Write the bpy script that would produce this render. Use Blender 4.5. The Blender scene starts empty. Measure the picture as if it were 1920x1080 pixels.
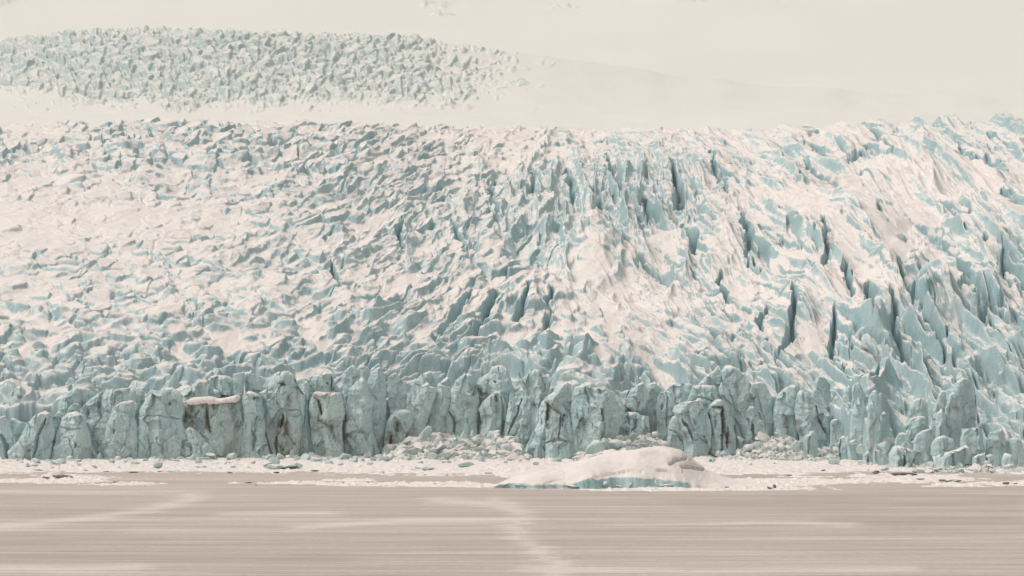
import bpy, math
import numpy as np

# ------------------------------------------------------------------ camera, light, exposure
S = bpy.context.scene
COL = S.collection
K = math.tan(math.radians(12.0)) / 960.0      # tangent of one photo pixel (24 degree wide view)
EYE = 22.9                                    # eye height above the lake, metres
HOR = 700.0                                   # photo row of the eye level

cam_d = bpy.data.cameras.new("camera")
cam = bpy.data.objects.new("camera", cam_d)
COL.objects.link(cam)
cam_d.sensor_width = 36.0
cam_d.lens = 18.0 / math.tan(math.radians(12.0))
cam_d.shift_y = (HOR - 540.0) / 1920.0
cam_d.clip_start = 1.0
cam_d.clip_end = 30000.0
cam.location = (0, 0, EYE)
cam.rotation_euler = (math.radians(90), 0, 0)
S.camera = cam

SUN_EL, SUN_AZ = 58.0, -88.0                  # azimuth from +Y, negative = to the left
w = bpy.data.worlds.new("World")
S.world = w
w.use_nodes = True
nt = w.node_tree
nt.nodes.clear()
out = nt.nodes.new("ShaderNodeOutputWorld")
bg = nt.nodes.new("ShaderNodeBackground")
sky = nt.nodes.new("ShaderNodeTexSky")
sky.sky_type = 'NISHITA'
sky.sun_disc = False
sky.sun_elevation = math.radians(SUN_EL)
sky.sun_rotation = math.radians(SUN_AZ)
sky.dust_density = 4.0
sky.air_density = 1.0
sky.ozone_density = 1.0
hs = nt.nodes.new("ShaderNodeHueSaturation")   # overcast: cloud takes the blue out of the sky
hs.inputs['Saturation'].default_value = 0.10
tint = nt.nodes.new("ShaderNodeMix")
tint.data_type = 'RGBA'
tint.blend_type = 'MULTIPLY'
tint.inputs['Factor'].default_value = 1.0
tint.inputs['B'].default_value = (1.0, 0.932, 0.884, 1)
nt.links.new(sky.outputs[0], hs.inputs['Color'])
nt.links.new(hs.outputs[0], tint.inputs['A'])
nt.links.new(tint.outputs['Result'], bg.inputs['Color'])
bg.inputs['Strength'].default_value = 0.13
nt.links.new(bg.outputs[0], out.inputs[0])

sl = bpy.data.lights.new("sun", 'SUN')
sl.energy = 1.1
sl.angle = math.radians(25)
sl.color = (1.0, 0.93, 0.86)
sun = bpy.data.objects.new("sun", sl)
COL.objects.link(sun)
el, az = math.radians(SUN_EL), math.radians(SUN_AZ)
# direction the light comes from
from mathutils import Vector
dv = Vector((math.sin(az) * math.cos(el), math.cos(az) * math.cos(el), math.sin(el)))
sun.rotation_euler = dv.to_track_quat('Z', 'Y').to_euler()
sun.location = (-300, 200, 700)

S.view_settings.view_transform = 'Standard'
S.view_settings.look = 'None'
S.view_settings.gamma = 1.0
S.view_settings.exposure = 0.04

# ------------------------------------------------------------------ noise
def _h(ix, iy, iz, seed):
    n = (ix.astype(np.int64) * 374761393 + iy.astype(np.int64) * 668265263 + iz * 2147483647 + seed * 974634721) & 0xFFFFFFFF
    n = ((n ^ (n >> 13)) * 1274126177) & 0xFFFFFFFF
    n = ((n ^ (n >> 16)) * 2246822519) & 0xFFFFFFFF
    return ((n ^ (n >> 15)) & 0xFFFFFF).astype(np.float32) / 16777215.0

def vn(x, y, seed=0):
    ix = np.floor(x); iy = np.floor(y)
    fx = (x - ix).astype(np.float32); fy = (y - iy).astype(np.float32)
    fx = fx * fx * fx * (fx * (fx * 6 - 15) + 10); fy = fy * fy * fy * (fy * (fy * 6 - 15) + 10)
    a = _h(ix, iy, 0, seed); b = _h(ix + 1, iy, 0, seed)
    c = _h(ix, iy + 1, 0, seed); d = _h(ix + 1, iy + 1, 0, seed)
    return (a + (b - a) * fx) * (1 - fy) + (c + (d - c) * fx) * fy

def fbm(x, y, seed=0, o=4, g=0.5):
    s = np.zeros_like(x, dtype=np.float32); a = 1.0; t = 0.0
    for i in range(o):
        s += a * (vn(x, y, seed + i * 17) * 2 - 1); t += a
        x = x * 2.03 + 11.7; y = y * 2.03 - 5.3; a *= g
    return s / t

def worley(x, y, seed=0, jit=0.9):
    """F1, F2, random per cell (two), offset from the cell's own point"""
    ix = np.floor(x); iy = np.floor(y)
    f1 = np.full(x.shape, 9.0, np.float32); f2 = f1.copy()
    r1 = np.zeros_like(f1); r2 = r1.copy(); ox = r1.copy(); oy = r1.copy()
    for dy in (-1, 0, 1):
        for dx in (-1, 0, 1):
            cx = ix + dx; cy = iy + dy
            px = (cx + 0.5 + jit * (_h(cx, cy, 1, seed) - 0.5) - x).astype(np.float32)
            py = (cy + 0.5 + jit * (_h(cx, cy, 2, seed) - 0.5) - y).astype(np.float32)
            d = np.sqrt(px * px + py * py)
            m = d < f1
            f2 = np.where(m, f1, np.minimum(f2, d))
            f1 = np.where(m, d, f1)
            r1 = np.where(m, _h(cx, cy, 3, seed), r1)
            r2 = np.where(m, _h(cx, cy, 4, seed), r2)
            ox = np.where(m, -px, ox); oy = np.where(m, -py, oy)
    return f1, f2, r1, r2, ox, oy

def gn(x, y, seed=0):
    ix = np.floor(x); iy = np.floor(y)
    fx = (x - ix).astype(np.float32); fy = (y - iy).astype(np.float32)
    def g(i, j):
        a = _h(ix + i, iy + j, 5, seed) * 6.2831853
        return np.cos(a) * (fx - i) + np.sin(a) * (fy - j)
    sx = fx * fx * fx * (fx * (fx * 6 - 15) + 10); sy = fy * fy * fy * (fy * (fy * 6 - 15) + 10)
    a = g(0, 0); a = a + (g(1, 0) - a) * sx
    b = g(0, 1); b = b + (g(1, 1) - b) * sx
    return (a + (b - a) * sy) * 1.5

def ridged(x, y, seed=0, o=5, g=.5, sharp=1.0):
    """sharp-crested folds, 0..1"""
    x = x + .55 * fbm(x * .7, y * .7, seed + 91, 3); y = y + .55 * fbm(x * .7 + 5, y * .7 - 8, seed + 92, 3)
    s = 0; a = 1.0; t = 0.0; w = 1.0
    for i in range(o):
        n = 1 - np.abs(gn(x, y, seed + i * 13)) * 1.35
        n = np.clip(n, 0, 1) ** (1.6 * sharp)
        s = s + a * n * w; t += a
        w = np.clip(n * 1.4, .15, 1)
        x, y = x * 1.62 - y * 1.18 + 3.1, x * 1.18 + y * 1.62 - 7.7
        a *= g
    return s / t

def sstep(a, b, x):
    t = np.clip((x - a) / (b - a), 0, 1)
    return t * t * (3 - 2 * t)

def smax(a, b, k):
    h = np.clip(0.5 + 0.5 * (a - b) / k, 0, 1)
    return b + (a - b) * h + k * h * (1 - h)

def gridmap(us, vs, tab):
    """bilinear-smooth lookup of a small table over photo columns and rows"""
    tab = np.array(tab, np.float32); us = np.array(us, float); vs = np.array(vs, float)
    def f(u, v):
        i = np.clip(np.searchsorted(us, u) - 1, 0, len(us) - 2)
        j = np.clip(np.searchsorted(vs, v) - 1, 0, len(vs) - 2)
        a = np.clip((u - us[i]) / (us[i + 1] - us[i]), 0, 1); b = np.clip((v - vs[j]) / (vs[j + 1] - vs[j]), 0, 1)
        a = a * a * (3 - 2 * a); b = b * b * (3 - 2 * b)
        return ((tab[j, i] * (1 - a) + tab[j, i + 1] * a) * (1 - b) + (tab[j + 1, i] * (1 - a) + tab[j + 1, i + 1] * a) * b).astype(np.float32)
    return f

def pdist(u, v, line):
    """distance to a polyline and the height along it (0..1)"""
    best = np.full(u.shape, 1e9, np.float32); side = np.zeros_like(best); tt = np.zeros_like(best)
    n = len(line) - 1
    for i in range(n):
        (x0, y0), (x1, y1) = line[i][:2], line[i + 1][:2]
        dx, dy = x1 - x0, y1 - y0
        t = np.clip(((u - x0) * dx + (v - y0) * dy) / (dx * dx + dy * dy + 1e-9), 0, 1)
        ex = u - (x0 + t * dx); ey = v - (y0 + t * dy)
        d = np.sqrt(ex * ex + ey * ey)
        m = d < best
        best = np.where(m, d, best); side = np.where(m, ey, side); tt = np.where(m, (i + t) / n, tt)
    return best, side, tt

# ------------------------------------------------------------------ materials
def mat_new(name):
    m = bpy.data.materials.new(name); m.use_nodes = True
    t = m.node_tree
    return m, t, t.nodes['Principled BSDF']

class NB:
    def __init__(s, t): s.t = t
    def n(s, typ, **kw):
        x = s.t.nodes.new(typ)
        for k, v in kw.items(): setattr(x, k, v)
        return x
    def l(s, a, b): s.t.links.new(a, b)
    def noise(s, vec, scale, detail=4, rough=0.55, dist=0.0):
        x = s.n('ShaderNodeTexNoise'); x.inputs['Scale'].default_value = scale
        x.inputs['Detail'].default_value = detail; x.inputs['Roughness'].default_value = rough
        x.inputs['Distortion'].default_value = dist
        s.l(vec, x.inputs['Vector']); return x.outputs['Fac']
    def math(s, op, a, b=None, c=None):
        x = s.n('ShaderNodeMath', operation=op)
        for i, q in enumerate((a, b, c)):
            if q is None: continue
            if isinstance(q, (int, float)): x.inputs[i].default_value = q
            else: s.l(q, x.inputs[i])
        return x.outputs[0]
    def ramp(s, v, a, b, c=0.0, d=1.0):
        x = s.n('ShaderNodeMapRange', interpolation_type='SMOOTHSTEP')
        x.inputs['From Min'].default_value = a; x.inputs['From Max'].default_value = b
        x.inputs['To Min'].default_value = c; x.inputs['To Max'].default_value = d
        s.l(v, x.inputs['Value']); return x.outputs['Result']
    def mix(s, f, a, b):
        x = s.n('ShaderNodeMix', data_type='RGBA')
        if isinstance(f, (int, float)): x.inputs['Factor'].default_value = f
        else: s.l(f, x.inputs['Factor'])
        for q, k in ((a, 'A'), (b, 'B')):
            if isinstance(q, tuple): x.inputs[k].default_value = q + (1,)
            else: s.l(q, x.inputs[k])
        return x.outputs['Result']
    def map(s, vec, scale):
        x = s.n('ShaderNodeMapping'); x.inputs['Scale'].default_value = scale
        s.l(vec, x.inputs['Vector']); return x.outputs[0]
    def attr(s, name):
        x = s.n('ShaderNodeAttribute', attribute_name=name); return x.outputs['Fac']

SNOW = (0.87, 0.82, 0.785)
def ice_material(name, ice_a, ice_b, lo, hi, scl=1.0, use_attr=True, dust=None, snow_c=None):
    """blue glacier ice that carries snow wherever it lies flat enough"""
    m, t, p = mat_new(name); b = NB(t)
    geo = b.n('ShaderNodeNewGeometry'); pos = geo.outputs['Position']
    sep = b.n('ShaderNodeSeparateXYZ'); b.l(geo.outputs['Normal'], sep.inputs[0])
    nbig = b.noise(pos, 0.11 * scl, 4)
    nmid = b.noise(pos, 0.55 * scl, 5, 0.6)
    streak = b.noise(b.map(pos, (0.9, 0.9, 0.09)), 1.0 * scl, 5, 0.62, 0.6)
    band = b.noise(b.map(pos, (0.05, 0.05, 1.6)), 1.0 * scl, 4, 0.6)
    fine = b.noise(pos, 2.6 * scl, 5, 0.7)
    c = b.mix(b.ramp(nbig, 0.3, 0.72), ice_a, ice_b)
    c = b.mix(b.ramp(streak, 0.42, 0.8, 0, 0.5), c, (0.62, 0.74, 0.74))
    c = b.mix(b.ramp(band, 0.5, 0.85, 0, 0.4), c, (0.34, 0.45, 0.46))
    c = b.mix(b.ramp(fine, 0.35, 0.75, 0, 0.45), c, (0.70, 0.785, 0.78))
    if use_attr:
        g = b.attr('grime')
        gm = b.math('MULTIPLY', g, b.ramp(b.noise(b.map(pos, (.35, .35, .12)), 1.0, 4, .6), .35, .65, .2, 1))
        c = b.mix(gm, c, (0.40, 0.43, 0.41))
    sn = b.math('ADD', sep.outputs['Z'], b.math('MULTIPLY', b.math('SUBTRACT', nmid, 0.5), 0.55))
    if use_attr:
        sn = b.math('ADD', sn, b.attr('snow'))
    sf = b.ramp(sn, lo, hi)
    if dust: c = b.mix(b.ramp(b.math('ADD', sn, b.math('MULTIPLY', b.math('SUBTRACT', fine, .5), .5)), lo - .22, lo + .06), c, dust)
    snow = b.mix(b.ramp(b.noise(pos, 0.3 * scl, 4), .3, .75), snow_c or SNOW, snow_c or (0.80, 0.765, 0.745))
    c = b.mix(sf, c, snow)
    if use_attr:
        # rock flour and grit washed down the face, and painted iceberg shading
        dn = b.noise(b.map(pos, (1.4, 1.4, 0.35)), 1.0, 5, 0.7)
        c = b.mix(b.math('MULTIPLY', b.attr('dirt'), b.ramp(dn, 0.25, 0.55)), c, (0.105, 0.082, 0.066))
    b.l(c, p.inputs['Base Color'])
    b.l(b.ramp(sf, 0, 1, 0.42, 0.85), p.inputs['Roughness'])
    p.inputs['Specular IOR Level'].default_value = 0.22
    bp = b.n('ShaderNodeBump'); bp.inputs['Strength'].default_value = 0.55; bp.inputs['Distance'].default_value = 0.35
    hh = b.math('ADD', b.math('MULTIPLY', fine, 0.5), b.math('ADD', nmid, b.math('MULTIPLY', streak, 0.6)))
    b.l(hh, bp.inputs['Height']); b.l(bp.outputs[0], p.inputs['Normal'])
    return m

M_GLACIER = ice_material('glacier_ice', (0.205, 0.395, 0.445), (0.39, 0.555, 0.585), 0.66, 0.82, dust=(0.58, 0.675, 0.69))
M_FAR = ice_material('far_ice', (0.22, 0.365, 0.385), (0.32, 0.46, 0.465), 0.79, 0.94, 0.5, dust=(0.50, 0.585, 0.57), snow_c=(0.80, 0.80, 0.76))
M_FRONT = ice_material('front_ice', (0.38, 0.585, 0.61), (0.55, 0.71, 0.725), 0.70, 0.92)
M_LUMP = ice_material('fallen_ice', (0.40, 0.58, 0.585), (0.58, 0.70, 0.69), 0.62, 0.98, 2.5, False)

def snow_material():
    m, t, p = mat_new('wind_packed_snow'); b = NB(t)
    pos = b.n('ShaderNodeNewGeometry').outputs['Position']
    c = b.mix(b.ramp(b.noise(pos, 0.25, 5), .3, .75), SNOW, (0.79, 0.755, 0.735))
    g = b.noise(b.map(pos, (.5, .25, .5)), 1.0, 5, .7)
    c = b.mix(b.ramp(g, .56, .78, 0, .5), c, (0.55, 0.55, 0.53))
    b.l(c, p.inputs['Base Color'])
    p.inputs['Roughness'].default_value = .85; p.inputs['Specular IOR Level'].default_value = .15
    bp = b.n('ShaderNodeBump'); bp.inputs['Strength'].default_value = .5; bp.inputs['Distance'].default_value = .3
    b.l(b.noise(pos, 1.3, 5, .6), bp.inputs['Height']); b.l(bp.outputs[0], p.inputs['Normal'])
    return m
M_SNOW = snow_material()

def far_snow_material():
    m, t, p = mat_new('far_snow'); b = NB(t)
    pos = b.n('ShaderNodeNewGeometry').outputs['Position']
    c = b.mix(b.ramp(b.noise(pos, 0.004, 4), .3, .7), SNOW, (0.80, 0.775, 0.76))
    b.l(c, p.inputs['Base Color']); p.inputs['Roughness'].default_value = .9
    p.inputs['Specular IOR Level'].default_value = .1
    return m
M_FARSNOW = far_snow_material()

def dirt_material():
    m, t, p = mat_new('dirty_ice'); b = NB(t)
    geo = b.n('ShaderNodeNewGeometry'); pos = geo.outputs['Position']
    c = b.mix(b.ramp(b.noise(pos, 1.2, 5, .65), .35, .65), (0.10, 0.083, 0.073), (0.28, 0.245, 0.22))
    sep = b.n('ShaderNodeSeparateXYZ'); b.l(geo.outputs['Normal'], sep.inputs[0])
    sn = b.math('ADD', sep.outputs['Z'], b.math('MULTIPLY', b.math('SUBTRACT', b.noise(pos, .9, 4), .5), 1.5))
    c = b.mix(b.ramp(sn, 1.0, 1.25), c, (0.72, 0.68, 0.65))
    b.l(c, p.inputs['Base Color']); p.inputs['Roughness'].default_value = .8
    bp = b.n('ShaderNodeBump'); bp.inputs['Strength'].default_value = .6; bp.inputs['Distance'].default_value = .2
    b.l(b.noise(pos, 3, 5, .6), bp.inputs['Height']); b.l(bp.outputs[0], p.inputs['Normal'])
    return m
M_DIRT = dirt_material()

def lake_material():
    m, t, p = mat_new('frozen_lake'); b = NB(t)
    pos = b.n('ShaderNodeNewGeometry').outputs['Position']
    big = b.noise(b.map(pos, (0.008, 0.06, 1)), 1.0, 4, .55, .4)
    st1 = b.noise(b.map(pos, (0.010, 0.20, 1)), 1.0, 7, .70, .9)
    st2 = b.noise(b.map(pos, (0.03, 0.75, 1)), 1.0, 6, .72, .5)
    gr = b.noise(b.map(pos, (0.9, 0.9, 1)), 1.0, 3, .8)
    s = b.math('ADD', b.math('MULTIPLY', big, .4), b.math('ADD', b.math('MULTIPLY', st1, .95), b.math('MULTIPLY', st2, .8)))
    s = b.math('ADD', s, b.math('MULTIPLY', b.attr('drift'), .30))
    s = b.math('ADD', s, b.math('MULTIPLY', gr, .55))
    ice = b.mix(b.ramp(st2, .3, .7), (0.365, 0.32, 0.287), (0.50, 0.44, 0.40))
    c = b.mix(b.ramp(s, 1.10, 1.82), ice, (0.71, 0.645, 0.60))
    b.l(c, p.inputs['Base Color'])
    b.l(b.ramp(s, 1.0, 1.5, .55, .9), p.inputs['Roughness'])
    p.inputs['Specular IOR Level'].default_value = .12
    bp = b.n('ShaderNodeBump'); bp.inputs['Strength'].default_value = .25; bp.inputs['Distance'].default_value = .15
    b.l(s, bp.inputs['Height']); b.l(bp.outputs[0], p.inputs['Normal'])
    return m
M_LAKE = lake_material()

# ------------------------------------------------------------------ mesh helpers
def raw_mesh(name, co, faces, mat, attrs=None, smooth=True):
    """co (n,3); faces (m,4) or (m,3) index arrays, or a list of both"""
    me = bpy.data.meshes.new(name)
    fl = faces if isinstance(faces, list) else [faces]
    me.vertices.add(len(co))
    me.vertices.foreach_set('co', np.ascontiguousarray(co, np.float32).ravel())
    idx = np.concatenate([f.ravel() for f in fl]).astype(np.int32)
    tot = np.concatenate([np.full(len(f), f.shape[1], np.int32) for f in fl])
    st = np.concatenate([[0], np.cumsum(tot)[:-1]]).astype(np.int32)
    me.loops.add(len(idx)); me.loops.foreach_set('vertex_index', idx)
    me.polygons.add(len(tot)); me.polygons.foreach_set('loop_start', st)
    try: me.polygons.foreach_set('loop_total', tot)
    except Exception: pass
    me.update(calc_edges=True)
    if smooth:
        me.polygons.foreach_set('use_smooth', np.ones(len(tot), bool))
    for k, v in (attrs or {}).items():
        a = me.attributes.new(k, 'FLOAT', 'POINT')
        a.data.foreach_set('value', np.ascontiguousarray(v, np.float32).ravel())
    me.materials.append(mat)
    me.validate()
    return me

def link(name, me, parent=None):
    o = bpy.data.objects.new(name, me); COL.objects.link(o)
    if parent is not None: o.parent = parent
    return o

def gridfaces(nr, nc, close=False):
    r = np.arange(nr - 1)[:, None]; c = np.arange(nc if close else nc - 1)[None, :]
    c2 = (c + 1) % nc
    a = r * nc + c; b = r * nc + c2; d = (r + 1) * nc + c; e = (r + 1) * nc + c2
    return np.stack([a, b, e, d], -1).reshape(-1, 4)

def tag(o, label=None, cat=None, group=None, kind=None):
    if label: o['label'] = label
    if cat: o['category'] = cat
    if group: o['group'] = group
    if kind: o['kind'] = kind
    return o

def PX(u, v, d):
    """photo pixel at a distance -> metres"""
    return (u - 960.0) * K * d, d, EYE + (HOR - v) * K * d
# ------------------------------------------------------------------ the glacier: one continuous body of ice
U_F = [-200, 0, 300, 640, 740, 960, 1010, 1150, 1220, 1300, 1400, 1560, 1630, 1800, 2120]
D_F = [622, 622, 628, 632, 642, 645, 626, 624, 642, 632, 642, 636, 596, 578, 574]
_uu = np.arange(-400, 2320, 4.0); _ff = np.interp(_uu, U_F, D_F)
_g = np.exp(-(np.arange(-25, 26) / 10.0) ** 2); _ff = np.convolve(np.pad(_ff, 25, mode='edge'), _g / _g.sum(), 'valid')
def front_d(u): return np.interp(u, _uu, _ff)

U_C = [-200, 0, 300, 600, 960, 1200, 1400, 1550, 1700, 1800, 1920, 2120]
V_C = [227, 229, 224, 228, 237, 237, 241, 239, 233, 227, 224, 219]
def base_v(u, d):
    df = front_d(u)
    t = (d - df) / (690.0 - df)
    vl = np.interp(t, [-1, 0, .3, .65, 1.0], [778, 778, 716, 652, 600])
    vr = np.interp(t, [-1, 0, .22, .55, .8, 1.0], [884, 884, 832, 742, 662, 600])
    m = sstep(1575, 1700, u)
    near = vl * (1 - m) + vr * m
    vc = np.interp(u, U_C, V_C)
    s = np.interp(d, [690, 765, 850, 970, 1100], [600, 500, 400, 300, 232])
    s = 600 - (600 - s) * (600 - vc) / (600 - 232.0)
    far = np.where(d > 1090, s + (d - 1090) * 1.3, s)
    return np.where(d < 690, near, far)

US = [0, 240, 480, 720, 960, 1200, 1440, 1680, 1920]
VS = [230, 290, 350, 420, 490, 560, 630, 700]
AMP = gridmap(US, VS, [
    [3.2, 4.0, 4.0, 3.4, 2.6, 3.2, 3.4, 5.0, 6.5],
    [4.8, 5.8, 6.0, 5.2, 4.2, 4.8, 5.0, 5.5, 6.0],
    [2.6, 3.2, 4.4, 5.0, 6.6, 8.0, 5.0, 5.0, 4.6],
    [1.5, 1.6, 3.2, 5.0, 7.0, 9.0, 5.5, 4.0, 5.0],
    [2.3, 2.3, 3.4, 4.6, 5.2, 5.0, 6.0, 4.5, 7.0],
    [2.6, 2.8, 3.0, 4.4, 4.0, 2.6, 3.6, 6.0, 8.0],
    [4.2, 3.8, 3.8, 5.2, 5.4, 3.4, 4.4, 7.5, 7.0],
    [4.8, 4.6, 4.6, 5.4, 5.6, 5.0, 5.5, 7.0, 6.5]])
FILL = gridmap(US, VS, [
    [.42, .40, .40, .45, .52, .42, .40, .30, .25],
    [.30, .24, .24, .36, .46, .34, .36, .40, .38],
    [.48, .48, .42, .33, .24, .20, .46, .52, .50],
    [.66, .66, .46, .32, .24, .22, .48, .62, .46],
    [.42, .42, .38, .36, .36, .46, .42, .58, .30],
    [.34, .32, .32, .38, .46, .50, .44, .36, .18],
    [.26, .30, .30, .24, .32, .56, .40, .18, .12],
    [.12, .14, .14, .10, .10, .18, .14, .03, .0]])

SNOWB = gridmap(US, VS, [
    [.00, .00, .00, .02, .05, .02, -.02, -.08, -.12],
    [.00, -.02, -.02, .00, .05, -.02, .00, .02, .02],
    [.00, -.02, -.05, -.04, -.05, -.06, .02, .08, .08],
    [.02, .01, -.02, -.05, -.06, -.04, .04, .12, .06],
    [-.05, -.06, -.06, -.06, -.02, .06, .04, .10, .00],
    [-.06, -.05, -.03, -.05, .02, .10, .12, .13, .00],
    [.01, .01, .02, .00, .02, .08, .10, .10, -.02],
    [-.05, -.04, -.04, -.04, -.02, .00, .02, -.03, -.10]])
TRENCH = [  # (line in photo pixels, half width px, depth m)
    ([(1508, 311), (1532, 345), (1589, 368), (1656, 402), (1690, 421), (1747, 460), (1786, 498), (1824, 546), (1862, 599), (1896, 627)], 11, 9),
    ([(1517, 277), (1570, 311), (1613, 292)], 9, 8),
    ([(1263, 335), (1268, 383), (1283, 407)], 7, 11), ([(1206, 390), (1216, 440)], 6, 11),
    ([(1283, 440), (1307, 482)], 8, 11), ([(1385, 421), (1402, 450), (1400, 512)], 7, 9),
    ([(1541, 455), (1551, 503), (1546, 546), (1561, 575)], 7, 8), ([(1585, 530), (1599, 592)], 9, 10),
    ([(1350, 531), (1364, 575), (1398, 589)], 8, 6),
    ([(1158, 460), (1206, 503), (1268, 527), (1345, 551), (1431, 575), (1489, 579)], 6, 5),
    ([(1493, 585), (1484, 642), (1460, 684)], 8, 9), ([(1690, 520), (1690, 575), (1719, 584)], 6, 7),
    ([(1723, 560), (1719, 599), (1747, 651), (1767, 700)], 7, 9),
    ([(1790, 507), (1815, 555), (1843, 603), (1858, 660)], 9, 9), ([(1882, 495), (1882, 545)], 8, 9),
    ([(931, 562), (900, 611), (882, 660)], 8, 9), ([(989, 568), (967, 622)], 7, 9), ([(891, 556), (850, 600), (815, 642)], 7, 7),
    ([(629, 500), (632, 545)], 6, 7), ([(1040, 565), (1010, 640)], 6, 6), ([(1000, 330), (1010, 390)], 6, 8),
    ([(1060, 330), (1080, 380)], 6, 8), ([(920, 350), (935, 430)], 6, 8), ([(1140, 300), (1150, 350), (1170, 390)], 7, 9),
    ([(1330, 300), (1345, 350), (1370, 380)], 6, 7), ([(850, 430), (870, 480)], 5, 6), ([(760, 420), (745, 470)], 5, 6),
    ([(1430, 590), (1420, 640)], 7, 7), ([(1630, 570), (1640, 650)], 8, 9), ([(1670, 600), (1690, 690)], 8, 9),
    ([(1560, 610), (1560, 680)], 7, 8), ([(1800, 300), (1860, 330), (1920, 335)], 7, 5), ([(1640, 430), (1700, 480), (1760, 540)], 5, 5),
    ([(1880, 380), (1935, 410)], 9, 7)]
DOME = [  # centre, radii in photo pixels, height m
    (1480, 350, 100, 40, 2.5), (1575, 445, 120, 55, 7.5), (1340, 455, 60, 45, 4), (1112, 492, 58, 44, 8), (1755, 600, 42, 60, 8),
    (1860, 440, 90, 50, 5), (1720, 325, 110, 40, 2), (1530, 560, 70, 60, 6), (1660, 560, 50, 60, 6), (1640, 640, 40, 45, 4),
    (1000, 560, 60, 30, 3), (500, 540, 70, 18, 2), (930, 690, 60, 25, 3), (1120, 670, 120, 25, 1.5), (1260, 335, 90, 40, 3)]

def cells(u, w_, cu, cw, seed, s0=.025, s1=.2, rnd=0.0):
    wx = u / cu + 0.42 * fbm(u / cu * .8, w_ / cw * .8, seed + 5, 3)
    wy = w_ / cw + 0.42 * fbm(u / cu * .8 + 40, w_ / cw * .8 - 9, seed + 6, 3)
    f1, f2, r1, r2, ox, oy = worley(wx, wy, seed)
    b = f2 - f1
    wall = sstep(s0, s1 + .22 * r2, b)
    # every block leans its own way: a flat top, a wedge or a blade
    tx = (np.modf(r1 * 7.13)[0] - .5) * 1.7; ty = (np.modf(r2 * 5.71)[0] - .42) * 1.7
    top = 0.40 + 0.62 * r1 + tx * ox + ty * oy
    blade = np.where(np.modf(r1 * 13.7)[0] > .55, 1.15 * (0.72 - np.abs(ox * np.cos(r2 * 9) + oy * np.sin(r2 * 9)) * 1.5), 0)
    top = np.maximum(top, blade * (0.6 + .6 * r2))
    return wall * np.clip(top, .08, 1.5) * (1 - rnd * np.clip(f1, 0, 1) ** 2)

def serac_field(u, v, d):
    arch = np.where(u < 1050, 92 * (1 - np.tanh((u - 790) / 210)) - 92 * (1 - math.tanh(260 / 210)), .88 * (np.sqrt((u - 1050.0) ** 2 + 180.0 ** 2) - 180))
    q = np.where(d > 690, 600 - (d - 690) / np.interp(d, [690, 850, 1150], [.8, .9, 1.15]), v) - .8 * arch
    big = np.clip(np.interp(v, [230, 330, 480, 620, 720], [.15, .45, .75, .95, 1.0]) + .35 * sstep(1300, 1600, u), 0, 1)
    mid = np.interp(v, [230, 340, 480, 620, 720], [.50, .82, 1.0, .92, .85])
    sml = np.interp(v, [230, 340, 480, 620, 720], [1.2, 1.05, .7, .55, .5])
    lat = np.where((u > 820) & (u < 1420) & (v < 480), 1, 0)
    s1 = np.interp(v, [330, 560, 680], [.18, .22, .30]); rn = np.interp(v, [420, 640], [.15, .45])
    h = big * cells(u, q, 84, 25, 3, .025, s1, rn)
    h = np.maximum(h, mid * cells(u, q, 50, 16, 11, .025, s1, rn))
    h = np.maximum(h, .70 * sml * cells(u, q, 29, 10, 23, .025, s1, rn))
    # connected folds: long and low on the left, standing blades in the middle, broad humps on the right
    kl = sstep(1020, 620, u)
    kr = sstep(1280, 1480, u)
    km = np.clip(1 - kl - kr, 0, 1)
    rl = ridged(u / 130, q / 32, 101, 4, .46)
    rm = ridged(u / 84, q / 68, 111, 4, .50)
    rr = ridged(u / 165, q / 66, 121, 4, .42)
    r = (kl * rl + km * rm + kr * rr) * 1.75
    wc = np.interp(v, [230, 300, 420, 600, 700], [.55, .50, .34, .40, .55])
    wc = wc * (1 - .45 * kr)
    hs = np.maximum(h * (.78 + .3 * wc), r * .86) * .72 + .28 * (wc * h + (1.06 - wc) * r)
    blocky = np.clip(kl * 1.0 + .75 * km * sstep(520, 620, v) + .35 * km, 0, 1)
    cw_ = np.interp(v, [240, 330, 560, 660], [.80, .66, .62, .80])
    h = hs * (1 - blocky) + (cw_ * h + (1.12 - cw_) * r) * blocky
    # long open crevasses following the folds
    for (lu, lq, sd, am, wd) in ((150, 40, 151, .75, .085), (80, 24, 161, .5, .10)):
        n = gn(u / lu + .35 * fbm(u / 60, q / 25, sd + 1, 3), q / lq + .45 * fbm(u / 50, q / 22, sd + 2, 3), sd)
        cut = np.clip(1 - np.abs(n) / wd, 0, 1) * sstep(.42, .60, vn(u / 75 + 9, q / 38, sd + 3))
        h = h - am * cut * (.55 + .8 * kr)
    # tall narrow blades where the ice falls steeply in the middle
    k = np.exp(-((u - 1120) / 230.0) ** 2 - ((v - 375) / 75.0) ** 2)
    bl = np.maximum(cells(u, q, 40, 48, 31, .02, .35), 1.25 * ridged(u / 54, q / 90, 131, 4, .46))
    h = h * (1 - .8 * k) + bl * k * 1.05
    return h

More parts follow.
